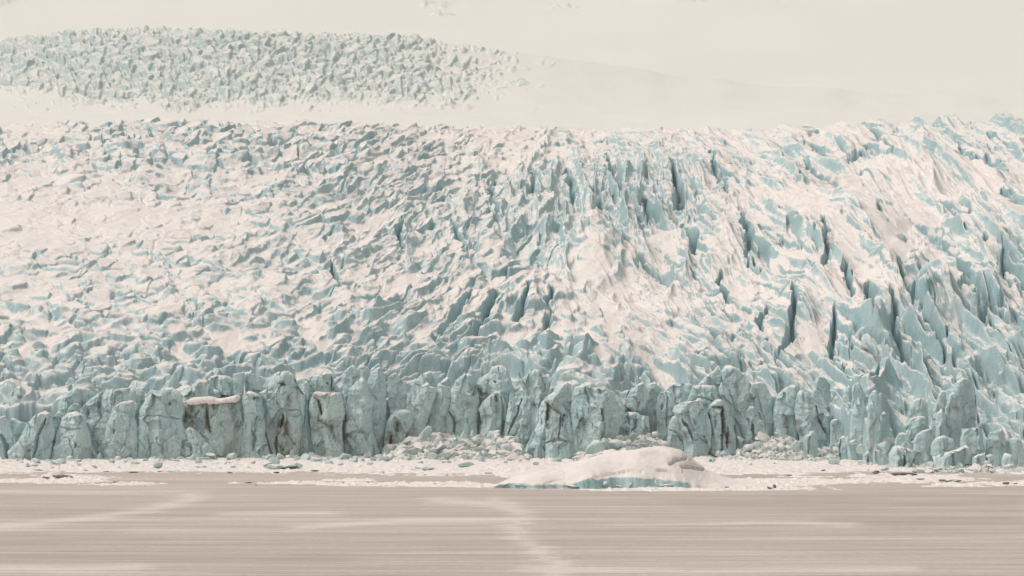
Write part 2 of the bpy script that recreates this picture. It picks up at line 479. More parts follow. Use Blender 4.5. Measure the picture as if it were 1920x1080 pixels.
def glacier():
    u1 = np.concatenate([np.linspace(-620, -32, 260), np.linspace(-30, 1950, 1800), np.linspace(1952, 2540, 260)]); nc = len(u1)
    # rows: from just in front of the ice edge to just past the crest, closer together near the viewer
    t = np.linspace(0, 1, 1180)
    off = 560 * (0.72 * t + 0.28 * t * t)           # metres behind the front edge
    zs, xs, ys, at, gr = [], [], [], [], []
    U = np.broadcast_to(u1[None, :], (len(t), nc)).astype(np.float32)
    edge = front_d(u1) + 2.2 * fbm(u1 / 26, u1 * 0, 77, 4) + 2.0
    D = edge[None, :] + off[:, None] * ((1145 - edge) / 560.0)[None, :]
    CH = 120
    for a in range(0, len(t), CH):
        u = U[a:a + CH].astype(np.float32); d = D[a:a + CH]
        v = base_v(u, d).astype(np.float32)
        vb = np.clip(v, 225, 900)
        x = (u - 960) * K * d; y = d
        A = AMP(u, vb); F = FILL(u, vb)
        A = 1.15 * A * np.interp(v, [222, 236, 260], [.75, .85, 1.0])
        s = serac_field(u, vb, d)
        s = s + .10 * fbm(x / 3.0, y / 3.0, 41, 4)
        und = fbm(x / 55, y / 70, 51, 3)
        F = np.clip(F + .55 * fbm(x / 26, y / 40, 52, 3) + .16 * fbm(x / 6, y / 8, 53, 2), 0, 1.2)
        f = F * .95
        f = f + .17 * fbm(x / 7, y / 16, 54, 4) + .05 * ridged(x / 9, y / 20, 55, 3)
        hh = smax(s, f, .09)
        snowfill = sstep(-.12, .10, f - s)
        z = EYE + (HOR - v) * K * d
        dom = np.zeros_like(z)
        for (cu, cv, ru, rv, h) in DOME:
            e = ((u - cu) / ru) ** 2 + ((v - cv) / rv) ** 2
            dom += h * 1.35 * np.exp(-e * 1.1)
        rel = A * (hh - .42) + dom + und * 1.6 * np.interp(v, [240, 300], [.3, 1])
        tw = np.zeros_like(z)
        jx = 13 * fbm(x / 9, y / 9, 61, 4); jy = 9 * fbm(x / 9 + 30, y / 9, 62, 3)
        for (ln, hw, dp) in TRENCH:
            us = [p[0] for p in ln]; vs = [p[1] for p in ln]
            if vs and (v.max() < min(vs) - 30 or v.min() > max(vs) + 30): continue
            ds, sd, tt = pdist(u + jx, v + jy, ln)
            prof = 1 - sstep(.0, 1.25, ds / (hw * .8 * (.4 + .9 * np.sin(np.clip(tt, .04, .96) * math.pi) ** .6)))
            tw = np.maximum(tw, prof * dp * .75)
        rel = rel - tw
        # front cliff
        m = sstep(1600, 1690, u)
        cliff = np.clip((d - edge[None, :]) / 2.5, 0, 1)
        cliff = cliff * (1 - m) + m * np.clip((d - edge[None, :]) / 10, 0, 1)
        near = sstep(0, 14, d - edge[None, :])
        z = z + rel * (.35 + .65 * near)
        z = -1.5 + (z + 1.5) * cliff ** .6
        zs.append(z); xs.append(x); ys.append(y + 0 * x)
        at.append(np.clip(snowfill * .42 * np.interp(v, [600, 700], [1, .55]), 0, 1) - .30 * sstep(.3, 3, tw) + SNOWB(u, vb))
        gr.append(0.15 * sstep(640, 720, v) * np.ones_like(z))  # greyer tone towards the front edge
    co = np.stack([np.concatenate(xs).ravel(), np.concatenate(ys).ravel(), np.concatenate(zs).ravel()], -1)
    me = raw_mesh('glacier', co, gridfaces(len(t), nc), M_GLACIER,
                  {'snow': np.concatenate(at).ravel(), 'dirt': np.zeros(len(co)), 'grime': np.concatenate(gr).ravel()})
    return tag(link('glacier', me), kind='structure')
glacier()

def upper_icefall():
    nc = 1350; u1 = np.linspace(-420, 2340, nc)
    d1 = np.concatenate([np.linspace(1900, 2250, 60), np.linspace(2253, 2800, 420)[0:], np.linspace(2810, 3100, 40)])
    U, D = np.meshgrid(u1, d1); U = U.astype(np.float32)
    top = np.interp(U, [-220, 0, 150, 330, 500, 640, 800, 950, 1100, 1250, 1400, 1600, 1900, 2140],
                    [112, 82, 63, 54, 58, 65, 78, 96, 117, 139, 155, 170, 186, 196]) + 4 * fbm(U / 90, D * 0, 8, 2)
    tt = np.clip((D - 2250) / 500, 0, 1)
    v = 216 + (top - 216) * np.interp(tt, [0, .5, .9, 1.0], [0, .47, .93, 1.0])
    v = np.where(D < 2250, 216 + (2250 - D) * .10, v)
    v = np.where(D > 2750, top + (D - 2750) * .25, v)
    x = (U - 960) * K * D; y = D
    dens = np.interp(U, [-220, -40, 60, 200, 660, 820, 960, 1100, 1160], [.7, .8, .95, 1, 1, .72, .42, .15, 0]) * np.interp(v, [40, 55, 75, 160, 198, 222], [.5, .8, 1, 1, .6, .1])
    low = .22 * sstep(0, 180, 200 - U) * sstep(120, 180, v)
    dens = np.clip(dens - low + .25 * fbm(U / 70, v / 26, 15, 3) * (dens > .02), 0, 1.1)
    q = v + .12 * np.abs(U - 420) + 0
    s = np.maximum(np.maximum(cells(U, q, 27, 20, 71, .02, .45, .4), .9 * cells(U, q, 18, 14, 73, .02, .45, .4)), .7 * cells(U, q, 12, 9, 77, .02, .4, .4))
    s = .85 * s + .3 * ridged(U / 70, q / 40, 74, 3, .4)
    s = s + .08 * fbm(x / 6, y / 6, 75, 3)
    f = np.clip(1.05 - dens * .95 + .16 * fbm(x / 18, y / 25, 76, 3), .05, 1.6)
    hh = smax(s, f, .06)
    z = EYE + (HOR - v) * K * D + 8.5 * np.clip(hh - f * .9, 0, 2) * np.clip(dens * 1.5, 0, 1) + 4 * fbm(x / 120, y / 160, 78, 3)
    sn = .5 * sstep(-.02, .1, f - s)
    me = raw_mesh('upper_icefall', np.stack([x.ravel(), y.ravel(), z.ravel()], -1), gridfaces(len(d1), nc), M_FAR,
                  {'snow': sn.ravel(), 'dirt': np.zeros(sn.size), 'grime': np.zeros(sn.size)})
    tag(link('upper_icefall', me), kind='structure')
upper_icefall()

def snow_slope():
    nc = 700; u1 = np.linspace(-700, 2620, nc); d1 = np.linspace(3000, 5600, 300)
    U, D = np.meshgrid(u1, d1); U = U.astype(np.float32)
    v = np.interp(D, [3000, 4000, 4800, 5600], [235, 105, 0, -170])
    x = (U - 960) * K * D; y = D
    z = EYE + (HOR - v) * K * D + 16 * fbm(x / 500, y / 520, 90, 2)
    m = np.zeros_like(z)
    for cu, cv, ru, rv in ((815, 6, 45, 10), (1055, 10, 40, 6), (1300, 8, 70, 8), (20, 8, 40, 9), (830, 24, 30, 4), (1740, 4, 40, 6)):
        m = np.maximum(m, np.exp(-((U - cu) / ru) ** 2 - ((v - cv) / rv) ** 2))
    s = cells(U, v, 11, 4, 95)
    h = np.clip(s - 1.75 + m * 1.5, 0, 1)
    z = z + 14 * h
    sn = np.where(h > .02, 0, .6)
    me = raw_mesh('snow_slope', np.stack([x.ravel(), y.ravel(), z.ravel()], -1), gridfaces(len(d1), nc), M_FAR,
                  {'snow': sn.ravel(), 'dirt': np.zeros(sn.size), 'grime': np.zeros(sn.size)})
    tag(link('snow_slope', me), kind='structure')
snow_slope()

# ------------------------------------------------------------------ frozen lake and the snow along the cliff foot
def frozen_lake():
    xs = np.concatenate([np.linspace(-3500, -260, 12), np.linspace(-250, 250, 420), np.linspace(260, 3500, 12)])
    ys = np.concatenate([np.linspace(-500, 190, 8), np.linspace(195, 680, 420), np.linspace(720, 5800, 12)])
    X, Y = np.meshgrid(xs, ys)
    Yc = np.maximum(Y, 100.0)
    u = X / (K * Yc) + 960; v = HOR + EYE / (K * Yc)
    dr = np.zeros_like(X)
    jx = 40 * fbm(X / 14, Y / 1.6, 33, 4); jy = 4 * fbm(X / 25, Y / 8, 34, 4); HS = .28
    for ln, hw in (([(360, 925), (352, 940), (300, 952), (190, 968), (60, 985), (-80, 990)], 8),
                   ([(930, 938), (960, 955), (985, 968), (955, 990), (985, 1010), (1010, 1035), (1050, 1060), (1030, 1090)], 8),
                   ([(-60, 1062), (120, 1066), (260, 1062)], 10), ([(560, 990), (760, 975), (960, 972)], 6),
                   ([(1130, 985), (1400, 980), (1600, 984)], 4), ([(-50, 922), (200, 923), (330, 921)], 4), ([(420, 964), (620, 962)], 5),
                   ([(1000, 1065), (1300, 1072), (1700, 1066)], 7), ([(820, 938), (930, 945)], 8)):
        ds, sd, tt = pdist((u + jx) * HS, v + jy, [(p[0] * HS, p[1]) for p in ln])
        dr = np.maximum(dr, np.exp(-(ds / (hw * .75)) ** 2))
    dk = np.zeros_like(X)
    for ln, hw in (([(0, 1000), (220, 996)], 6), ([(0, 1044), (300, 1042), (640, 1050)], 7), ([(1560, 975), (1700, 980), (1900, 975)], 10), ([(1300, 945), (1600, 950), (1900, 940)], 9), ([(0, 1018), (300, 1012)], 6)):
        ds, sd, tt = pdist((u + jx) * HS, v + jy, [(p[0] * HS, p[1]) for p in ln])
        dk = np.maximum(dk, np.exp(-(ds / (hw * .75)) ** 2))
    Z = np.zeros_like(X)
    me = raw_mesh('frozen_lake', np.stack([X.ravel(), Y.ravel(), Z.ravel()], -1), gridfaces(len(ys), len(xs)), M_LAKE, {'drift': (dr - .5 * dk).ravel()})
    tag(link('frozen_lake', me), kind='structure')
frozen_lake()

def lake_d(v): return EYE / ((v - HOR) * K)

APRON = {}
def apron_z(u, v):
    i = int(np.clip(np.searchsorted(APRON['u'], u), 0, len(APRON['u']) - 1)); j = int(np.clip(np.searchsorted(-APRON['v'], -v), 0, len(APRON['v']) - 1))
    return max(float(APRON['z'][j, i]), 0.0)

def snow_apron():
    nc = 1900; u1 = np.linspace(-500, 2420, nc)
    vv = np.linspace(925, 857, 360)
    d1 = lake_d(vv)
    U, D = np.meshgrid(u1, d1); V = HOR + EYE / (D * K)
    X = (U - 960) * K * D; Y = D
    m = np.full(U.shape, -1.0)
    # broad strip along the cliff foot
    lo = np.interp(U, [-170, 0, 180, 420, 640, 930, 1000, 1450, 1600, 1750, 2090], [893, 890, 887, 888, 890, 894, 905, 892, 888, 889, 892])
    m = np.maximum(m, (lo - V) / 7.0)
    # wind-blown floes lying off it
    for cu, cv, ru, rv in ((70, 903, 190, 5.2), (130, 897, 100, 8), (230, 908, 90, 3.2), (560, 906, 150, 3.6), (760, 908, 210, 5.5), (900, 911, 120, 4), (660, 901, 60, 2.5),
                           (1560, 900, 260, 8), (1420, 915, 130, 5), (1700, 896, 160, 9), (1800, 910, 110, 4), (1900, 908, 90, 6), (1480, 905, 120, 8), (1990, 905, 120, 8), (1290, 918, 260, 3.2)):
        m = np.maximum(m, 1.0 - ((U - cu) / ru) ** 2 - ((V - cv) / rv) ** 2)
    n = fbm(X / 6.0, Y / 9.0, 131, 4); n2 = fbm(X / 1.6, Y / 2.6, 132, 4)
    m = m + .75 * n + .35 * n2
    z = -.25 + .30 * sstep(-.1, .8, m) + .5 * sstep(.4, 2.5, m) + np.clip(m, 0, 1) * (.35 * np.clip(n2, 0, 1) + .40 * np.clip(fbm(X / .8, Y / 1.2, 133, 3), 0, 1))
    z = z + .6 * sstep(874, 862, V) * (.4 + np.clip(n2 + .4, 0, 1))
    # leads of bare ice inside the right-hand floe
    for cu, cv, ru, rv in ((1420, 896, 90, 2.4), (1560, 897, 140, 2.2), (1880, 893, 90, 2.6), (1330, 892, 80, 2)):
        z = z - 1.2 * np.clip(1 - ((U - cu) / ru) ** 2 - ((V - cv) / rv) ** 2 + .3 * n, 0, 1)
    APRON.update(u=u1, v=vv, z=z)
    me = raw_mesh('snow_apron', np.stack([X.ravel(), Y.ravel(), z.ravel()], -1), gridfaces(len(vv), nc), M_SNOW)
    tag(link('snow_apron', me), kind='structure')
snow_apron()
# ------------------------------------------------------------------ the separate ice blocks of the calving front
def scan(poly, v):
    """leftmost and rightmost crossing of an outline with one photo row"""
    lo, hi = 1e9, -1e9
    n = len(poly)
    for i in range(n):
        (x0, y0), (x1, y1) = poly[i], poly[(i + 1) % n]
        if (y0 <= v < y1) or (y1 <= v < y0):
            x = x0 + (v - y0) / (y1 - y0) * (x1 - x0)
            lo = min(lo, x); hi = max(hi, x)
    return (lo, hi) if hi >= lo else None

BLOCK_SEED = [0]
def ice_block(label, poly, row=0.0, dirt=(), cracks=(), thick=None, ridge=None, grime=.2, name='ice_block', mat=None, power=None,
              group='ice blocks of the calving front', snow=0.0, cap=None, face=1.0):
    """a solid block of glacier ice: outline at its own distance, real depth, fractured front, cracks and washed-down grit"""
    BLOCK_SEED[0] += 1
    sd = BLOCK_SEED[0]; rng = np.random.RandomState(1000 + sd)
    us = [p[0] for p in poly]; vs = [p[1] for p in poly]
    ucen = .5 * (min(us) + max(us)); wpx = max(us) - min(us)
    d0 = float(front_d(ucen)) - 3.0 + row
    W = wpx * K * d0
    T = thick if thick else float(np.clip(.36 * W, 1.5, 4.2))
    v0, v1 = min(vs), max(vs)
    step = .8
    rows = np.arange(v0 + .25, v1 - .2, step)
    L, R = [], []
    for v in rows:
        s = scan(poly, v); L.append(s[0]); R.append(s[1])
    L = np.array(L); R = np.array(R)
    zfloor = -.4 if row < 4 else EYE + (HOR - v1) * K * d0 - 5.0
    zfloor = max(zfloor, -.4)
    vend = HOR - (zfloor - EYE) / (K * d0)
    if vend > v1:
        ex = np.arange(v1, vend + 2, 2.0)
        rows = np.concatenate([rows, ex]); L = np.concatenate([L, np.full(len(ex), L[-1] - .5)]); R = np.concatenate([R, np.full(len(ex), R[-1] + .5)])
    # soften the traced corners, then roughen the edges
    ker = np.array([0, 1, 2, 1, 0.]); ker /= ker.sum()
    Lp = np.pad(L, 2, mode='edge'); Rp = np.pad(R, 2, mode='edge')
    L = np.convolve(Lp, ker, 'valid'); R = np.convolve(Rp, ker, 'valid')
    L = L + 2.6 * fbm(rows / 12.0, rows * 0 + sd, sd, 5, .6); R = R + 2.6 * fbm(rows / 12.0, rows * 0 - sd, sd + 3, 5, .6)
    grow = 1.6 * np.clip((rows - v0) / 14.0, 0, 1); L = L - grow; R = R + grow
    R = np.maximum(R, L + .6)
    nf = int(max(14, wpx * 1.15)); nb = 9
    s = np.linspace(-1, 1, nf)
    s = np.sign(s) * np.abs(s) ** .9
    p = power if power else rng.uniform(5, 11)
    g = (1 - np.abs(s) ** p) ** (1 / p)
    r0 = ridge if ridge is not None else rng.uniform(-.6, .6)
    fac = np.minimum((1 + s) / (1 + r0), (1 - s) / (1 - r0)) ** .95
    fw = rng.uniform(.2, .72); g = (1 - fw) * g + fw * fac
    sb = np.linspace(1, -1, nb + 2)[1:-1]
    gb = -np.sqrt(1 - sb ** 2) * .75
    ss = np.concatenate([s, sb]); gg = np.concatenate([g, gb])
    front = np.concatenate([np.ones(nf), np.zeros(nb)])
    nr, nc = len(rows), nf + nb
    hw = .5 * (R - L); cc = .5 * (R + L)
    Uv = cc[:, None] + hw[:, None] * ss[None, :]
    Vv = np.repeat(rows[:, None], nc, 1)
    z = EYE + (HOR - Vv) * K * d0
    x = (Uv - 960) * K * d0
    topm = (rows - v0) * K * d0
    ttop = np.clip(topm / (T * .4), 0, 1); ttop = np.sqrt(1 - (1 - ttop) ** 2)
    tw = np.clip(hw * K * d0 / (.36 * T), 0, 1) ** .8
    Td = T * np.maximum(ttop * tw, .04)
    lean = (z - z.min()) * rng.uniform(.05, .16)
    y = d0 - Td[:, None] * gg[None, :] + lean
    # fractured, melted face
    amp = (front[None, :] * np.clip(1.25 - np.abs(ss[None, :]) ** 4, 0.1, 1) * np.clip(ttop * tw, .1, 1)[:, None]) * face
    wx = x + .9 * fbm(x / 3, z / 3, sd + 40, 2); wz = z + 1.2 * fbm(x / 3 + 9, z / 3, sd + 41, 2)
    f1, f2, r1, r2, ox, oy = worley(wx / 3.1 + sd * 3.3, wz / 5.5, sd % 97 + 200)
    facet = (r1 - .5) * .9 + (r2 - .5) * 1.6 * ox + (r1 - .4) * 1.2 * oy
    g1, g2, q1, q2, px_, py_ = worley(wx / 1.5 + sd * 1.3, wz / 2.2, sd % 89 + 300)
    facet = facet + .42 * ((q1 - .5) + 1.3 * (q2 - .5) * px_)
    big = fbm(x / 6.5 + sd, z / 9.0, sd + 42, 2)
    flute = fbm(x / 1.3 + sd, z / 8.0, sd + 43, 4)
    small = fbm(x / .9, z / .9 + sd, sd + 44, 4)
    layer = fbm(x / 14.0 + sd, z / 1.1, sd + 46, 3)
    dis = .85 * big + 1.75 * facet + .55 * flute + .34 * small + .22 * layer
    dis = dis + .18 * np.clip(.06 - (f2 - f1), 0, 1) / .06 * (r2 > .8)
    y = y + amp * dis * min(1.0, T / 3.2)
    dm = np.zeros_like(x)
    jx = 1.6 * fbm(Uv / 8, Vv / 8, sd + 50, 3); jy = 1.6 * fbm(Uv / 8 + 7, Vv / 8, sd + 51, 3)
    for c in cracks:
        hwid, dep, ln = c[0], c[1], c[2]
        ds, _, tt = pdist(Uv + jx, Vv + jy, ln)
        ww = hwid * (.45 + .75 * np.sin(np.clip(tt, .05, .95) * math.pi))
        y = y + front[None, :] * dep * np.clip(1 - ds / ww, 0, 1) ** .7
    for c in dirt:
        hwid, st, ln = c[0], c[1], c[2]
        ds, _, _ = pdist(Uv + 2 * jx, Vv + jy, ln)
        dm = np.maximum(dm, min(1.0, st * 1.25) * np.exp(-(ds / (hwid * 1.35)) ** 2))
    # greyer towards the foot and in patches of the face
    gm = grime * (.35 + .9 * sstep(v0 + .35 * (v1 - v0), v1, Vv)) * (.6 + .8 * np.clip(big + .4, 0, 1))
    co = np.stack([x.ravel(), y.ravel(), z.ravel()], -1)
    # rows run downward: order the faces so that normals point outward
    F = gridfaces(nr, nc, True)
    i0 = len(co); capv = co[:nc].mean(0) + np.array([0, 0, .12]); botv = co[-nc:].mean(0)
    co = np.concatenate([co, capv[None], botv[None]])
    a = np.arange(nc); b = (a + 1) % nc
    top = np.stack([np.full(nc, i0), b, a], -1); k = (nr - 1) * nc
    bot = np.stack([np.full(nc, i0 + 1), a + k, b + k], -1)
    F = F[:, ::-1]
    att = lambda q: np.concatenate([q.ravel(), [0, 0]])
    base = np.array([(ucen - 960) * K * d0, d0, zfloor])
    me = raw_mesh(name, co - base, [F, top, bot], mat or M_FRONT,
                  {'snow': att(np.full(x.shape, snow)), 'dirt': att(np.clip(dm, 0, 1)), 'grime': att(np.clip(gm, 0, 1))})
    o = link(name, me); o.location = base
    tag(o, label, 'ice block', group)
    if cap:
        snow_cap(o, cap, d0, T, base, sd)
    return o

def snow_cap(parent, line, d0, T, base, sd):
    """a ledge of snow lying on a block: closed sheet following a line of (u, v_top, v_bottom)"""
    uu = np.arange(line[0][0], line[-1][0] + .5, .8)
    vt = np.interp(uu, [p[0] for p in line], [p[1] for p in line]) + 1.5 * fbm(uu / 7, uu * 0, sd + 70, 3)
    vb = np.interp(uu, [p[0] for p in line], [p[2] for p in line]) + 2.2 * fbm(uu / 5, uu * 0 + 4, sd + 71, 3)
    e = np.clip(np.minimum(uu - uu[0], uu[-1] - uu) / 8.0, 0.05, 1) ** .5
    mid = .5 * (vt + vb); vt = mid + (vt - mid) * e; vb = mid + (vb - mid) * e
    prof = [(1.0, -1.0), (.98, .2), (.72, .75), (.2, 1.0), (-.6, 1.0), (-1, .6), (-1, -1.0)]
    V = []
    for fy, fz in prof:
        vv = mid + (vb - vt) * .5 * (-fz)
        yy = d0 - (T * .86 * fy * e) + .5 * fbm(uu / 6, uu * 0 + fy * 3, sd + 72, 3)
        V.append(np.stack([(uu - 960) * K * d0, yy, EYE + (HOR - vv) * K * d0], -1))
    co = np.concatenate(V) - base
    n, c = len(prof), len(uu)
    F = gridfaces(n, c)
    cl = np.stack([np.arange(c - 1) + (n - 1) * c, np.arange(1, c) + (n - 1) * c, np.arange(1, c), np.arange(c - 1)], -1)
    e0 = np.arange(n)[::-1] * c; e1 = np.arange(n) * c + c - 1
    F = np.concatenate([F, cl])
    tri = []
    for e_ in (e0, e1):
        for i in range(1, n - 1): tri.append([e_[0], e_[i], e_[i + 1]])
    me = raw_mesh('snow_cap', co, [F, np.array(tri)], M_SNOW)
    link('snow_cap', me, parent)

B = ice_block
# --- left end
B('leaning blue blade at the left edge of the photo, cut by a dark cleft', [(-6, 790), (0, 781), (8, 779), (16, 793), (23, 816), (30, 830), (20, 847), (14, 866), (-6, 866)], 0, cracks=[(4, 2.5, [(3, 815), (12, 835), (14, 862)])])
B('narrow blue shoulder tucked between the edge blade and the twin-topped mass', [(18, 789), (22, 783), (39, 792), (51, 793), (48, 806), (35, 830), (30, 868), (20, 866)], 3)
B('blunt blue tooth behind the blade at the left edge', [(-8, 770), (0, 758), (12, 752), (19, 767), (22, 785), (20, 815), (-8, 815)], 9)
B('tall smooth rounded tooth with white streak, left of the twin-topped mass', [(14, 746), (25, 729), (33, 722), (42, 730), (54, 758), (66, 785), (60, 812), (25, 812), (16, 775)], 10)
B('slanting grey-blue tooth right beside the tall smooth one, snow in the notch between', [(52, 732), (60, 729), (68, 738), (82, 762), (84, 775), (70, 800), (58, 800)], 12)
B('broad sloping left half of the twin-topped mass, steep left flank', [(18, 846), (36, 827), (52, 797), (66, 781), (82, 770), (91, 775), (97, 789), (103, 806), (99, 832), (94, 869), (23, 869)], -2, cracks=[(3, 2, [(88, 786), (78, 806), (70, 840), (66, 862)])], ridge=-.3)
B('small pointed tooth wedged between the two halves of the twin-topped mass', [(96, 784), (109, 769), (119, 780), (111, 804), (105, 835), (98, 835)], 2)
B('trapezoid block with flat square top, right half of the twin-topped mass', [(93, 869), (100, 832), (113, 800), (117, 783), (130, 774), (142, 771), (156, 779), (159, 789), (167, 816), (175, 843), (192, 868)], -3, cracks=[(2.2, 1.6, [(148, 828), (147, 838)]), (3, 1.2, [(116, 800), (130, 806), (154, 803)]), (3, 2.4, [(104, 808), (100, 845)])], ridge=.3)
B('rounded blue dome standing behind the twin-topped mass', [(111, 758), (118, 745), (132, 732), (144, 725), (154, 724), (166, 730), (175, 738), (172, 765), (165, 800), (115, 800)], 8)
B('low rounded knob in front of the blue dome', [(126, 775), (132, 760), (142, 755), (150, 759), (154, 772), (154, 800), (126, 800)], 4.5)
B('large wide block with snow-dusted sloping shoulder, left of the long black cleft', [(150, 767), (165, 752), (187, 736), (202, 729), (223, 729), (246, 726), (252, 733), (252, 750), (250, 770), (250, 868), (185, 868), (176, 840), (167, 815), (158, 790)], 2, cracks=[(3, 1.5, [(163, 770), (165, 785)]), (3, 1.5, [(188, 745), (186, 770), (193, 786)])], ridge=.2)
B('smooth swelling buttress forming the left wall of the long black cleft', [(196, 868), (199, 800), (206, 780), (212, 765), (225, 754), (245, 750), (254, 757), (256, 765), (252, 781), (257, 804), (259, 845), (259, 868)], -2, cracks=[(2, 1.5, [(216, 804), (215, 812)])])
# --- between the long cleft and the ledge
B('big round-shouldered block right of the long black cleft, smooth grey-blue face', [(262, 868), (261, 790), (264, 770), (275, 748), (290, 735), (308, 727), (322, 726), (335, 735), (340, 742), (339, 752), (345, 768), (341, 786), (346, 800), (352, 812), (358, 850), (361, 867)], -2, cracks=[(2, 2, [(320, 755), (321, 760)]), (2, .8, [(262, 781), (300, 779), (340, 786)]), (2, .8, [(283, 868), (284, 835), (280, 815)])], ridge=-.1)
B('dark notch-side sliver behind the round-shouldered block', [(252, 790), (256, 740), (262, 730), (270, 735), (272, 790)], 8)
B('wide low dome behind the snow ledge, pale blue', [(337, 760), (345, 742), (358, 725), (375, 712), (385, 711), (398, 726), (412, 735), (412, 748), (395, 755), (360, 760)], 9, thick=4)
B('flat-topped ledge block carrying a white slab of snow, streaked wall below', [(346, 867), (346, 790), (345, 762), (350, 757), (370, 755), (410, 756), (451, 754), (453, 775), (458, 800), (455, 830), (452, 867)], 0,
  dirt=[(6, .75, [(346, 768), (347, 785)]), (3, .9, [(388, 756), (391, 800)]), (2.5, .8, [(399, 757), (401, 766)]), (2.5, .8, [(390, 790), (397, 808)]), (5, .45, [(436, 758), (438, 785)]), (3, .6, [(359, 758), (360, 770)]), (2.5, .6, [(380, 757), (381, 764)])],
  cracks=[(3, 1.4, [(346, 772), (350, 781), (366, 780), (374, 770)]), (2, 1.5, [(389, 770), (393, 790), (396, 806)]), (3, 1.2, [(440, 800), (446, 790)])],
  cap=[(347, 752, 757), (362, 745, 758), (390, 743, 757), (410, 747, 756), (430, 744, 755), (451, 738, 754)], power=5, ridge=0, thick=4.2, grime=.5)
B('crumbling heap of welded ice pieces leaning on the foot of the ledge block', [(347, 868), (348, 806), (354, 799), (362, 803), (372, 812), (383, 826), (394, 838), (403, 850), (402, 868)], -4, face=1.9, grime=.2)
B('round snow-flecked block above the right end of the snow ledge', [(388, 712), (394, 705), (408, 703), (430, 705), (438, 712), (442, 738), (430, 743), (415, 740), (402, 728)], 10)
B('thin upright slab left of the dark slot above the ledge', [(438, 704), (448, 699), (457, 697), (458, 704), (453, 725), (451, 765), (440, 765)], 5)
B('tilted blade right of the dark slot above the ledge', [(462, 697), (470, 699), (482, 703), (490, 720), (494, 745), (462, 748), (459, 720)], 7)
B('tall narrow column between two clefts, tiny snow patch on its top', [(453, 867), (458, 800), (457, 760), (459, 740), (465, 733), (476, 736), (488, 743), (493, 770), (497, 815), (505, 850), (516, 858), (516, 867)], -1, dirt=[(2.5, .8, [(477, 747), (485, 746)]), (4, .35, [(480, 812), (478, 835)]), (2.5, .8, [(502, 822), (505, 832)])], cracks=[(4, 1.2, [(474, 808), (480, 822), (476, 845)])])
B('heavily stained wide block with a hole near its top and brown vertical streaks', [(520, 866), (508, 845), (500, 815), (496, 775), (488, 745), (485, 737), (500, 729), (506, 715), (512, 703), (520, 697), (540, 695), (552, 704), (556, 722), (570, 740), (572, 750), (570, 780), (565, 800), (562, 830), (560, 866)], 0,
  dirt=[(5, .85, [(527, 790), (523, 812)]), (5, .8, [(538, 792), (537, 815)]), (2.5, .8, [(532, 778), (531, 795)]), (4, .6, [(544, 746), (541, 760)]), (6, .5, [(534, 830), (532, 850)]), (3, .5, [(508, 742), (512, 748)]), (3, .45, [(522, 755), (528, 760)]), (3, .6, [(520, 815), (519, 850)])],
  cracks=[(5, 3.5, [(527, 718), (534, 722)]), (3, 1.6, [(552, 712), (556, 726), (568, 738)]), (3, 2.2, [(533, 778), (528, 800)]), (2.5, 1.4, [(519, 820), (520, 850)]), (2.5, 1.2, [(543, 768), (560, 768)])], grime=.5, ridge=.1)
B('shadowed narrow sliver standing left of the curved black crack', [(559, 866), (562, 830), (566, 800), (571, 770), (573, 742), (571, 718), (576, 712), (579, 727), (577, 770), (580, 800), (585, 825), (590, 850), (592, 866)], 2, grime=.5)
B('square-cut upper block with a small black hole, above the stained shelf', [(577, 737), (575, 714), (580, 706), (596, 702), (611, 697), (619, 700), (623, 715), (632, 725), (640, 735), (645, 760), (640, 775), (583, 775)], 3.5, cracks=[(2, 1.5, [(613, 717), (616, 720)]), (2, 1.6, [(620, 706), (622, 735)])], power=4)
B('boxy block right of the curved crack, snow shelf on top and a brown seam', [(594, 866), (588, 835), (583, 795), (580, 770), (584, 745), (587, 737), (600, 736), (622, 735), (629, 740), (638, 735), (643, 752), (644, 775), (640, 795), (640, 820), (645, 850), (646, 866)], -.5,
  dirt=[(3, .9, [(592, 744), (600, 755), (602, 775)]), (5, .7, [(596, 785), (592, 805)]), (8, .4, [(610, 795), (625, 800)])], cracks=[(2.5, 1.8, [(597, 750), (601, 765), (604, 778)]), (3, 1.0, [(598, 832), (610, 828)]), (4, 1.2, [(600, 790), (620, 800), (630, 826)])],
  cap=[(588, 733, 739), (602, 735, 742), (618, 735, 738)], power=4, grime=.55)
B('high wall block with a pointed snow-tipped horn, right of the boxy block', [(647, 866), (643, 800), (647, 790), (650, 760), (654, 740), (656, 731), (668, 717), (677, 705), (686, 714), (691, 740), (699, 744), (697, 770), (697, 805), (700, 815), (707, 840), (716, 866)], -1,
  dirt=[(4, .85, [(648, 816), (658, 818)]), (2.5, .8, [(646, 780), (648, 790)]), (4, .4, [(680, 806), (686, 814)])], cracks=[(2.5, 1.6, [(648, 788), (642, 802), (645, 830)]), (3, 1, [(650, 815), (672, 808), (684, 812)])])
B('tall blade with a straight dark right edge behind the horned wall block', [(688, 720), (694, 704), (705, 692), (713, 686), (718, 700), (722, 735), (723, 770), (722, 820), (700, 820), (695, 770), (693, 737)], 3)
B('snow-sided peak behind the dark gully, left of the tall blade', [(641, 702), (650, 691), (662, 684), (672, 695), (676, 715), (666, 740), (648, 745), (643, 722)], 9)
B('low white-capped knob beside the snow-sided peak', [(668, 692), (678, 683), (690, 688), (694, 703), (688, 722), (672, 722)], 11, snow=.25)
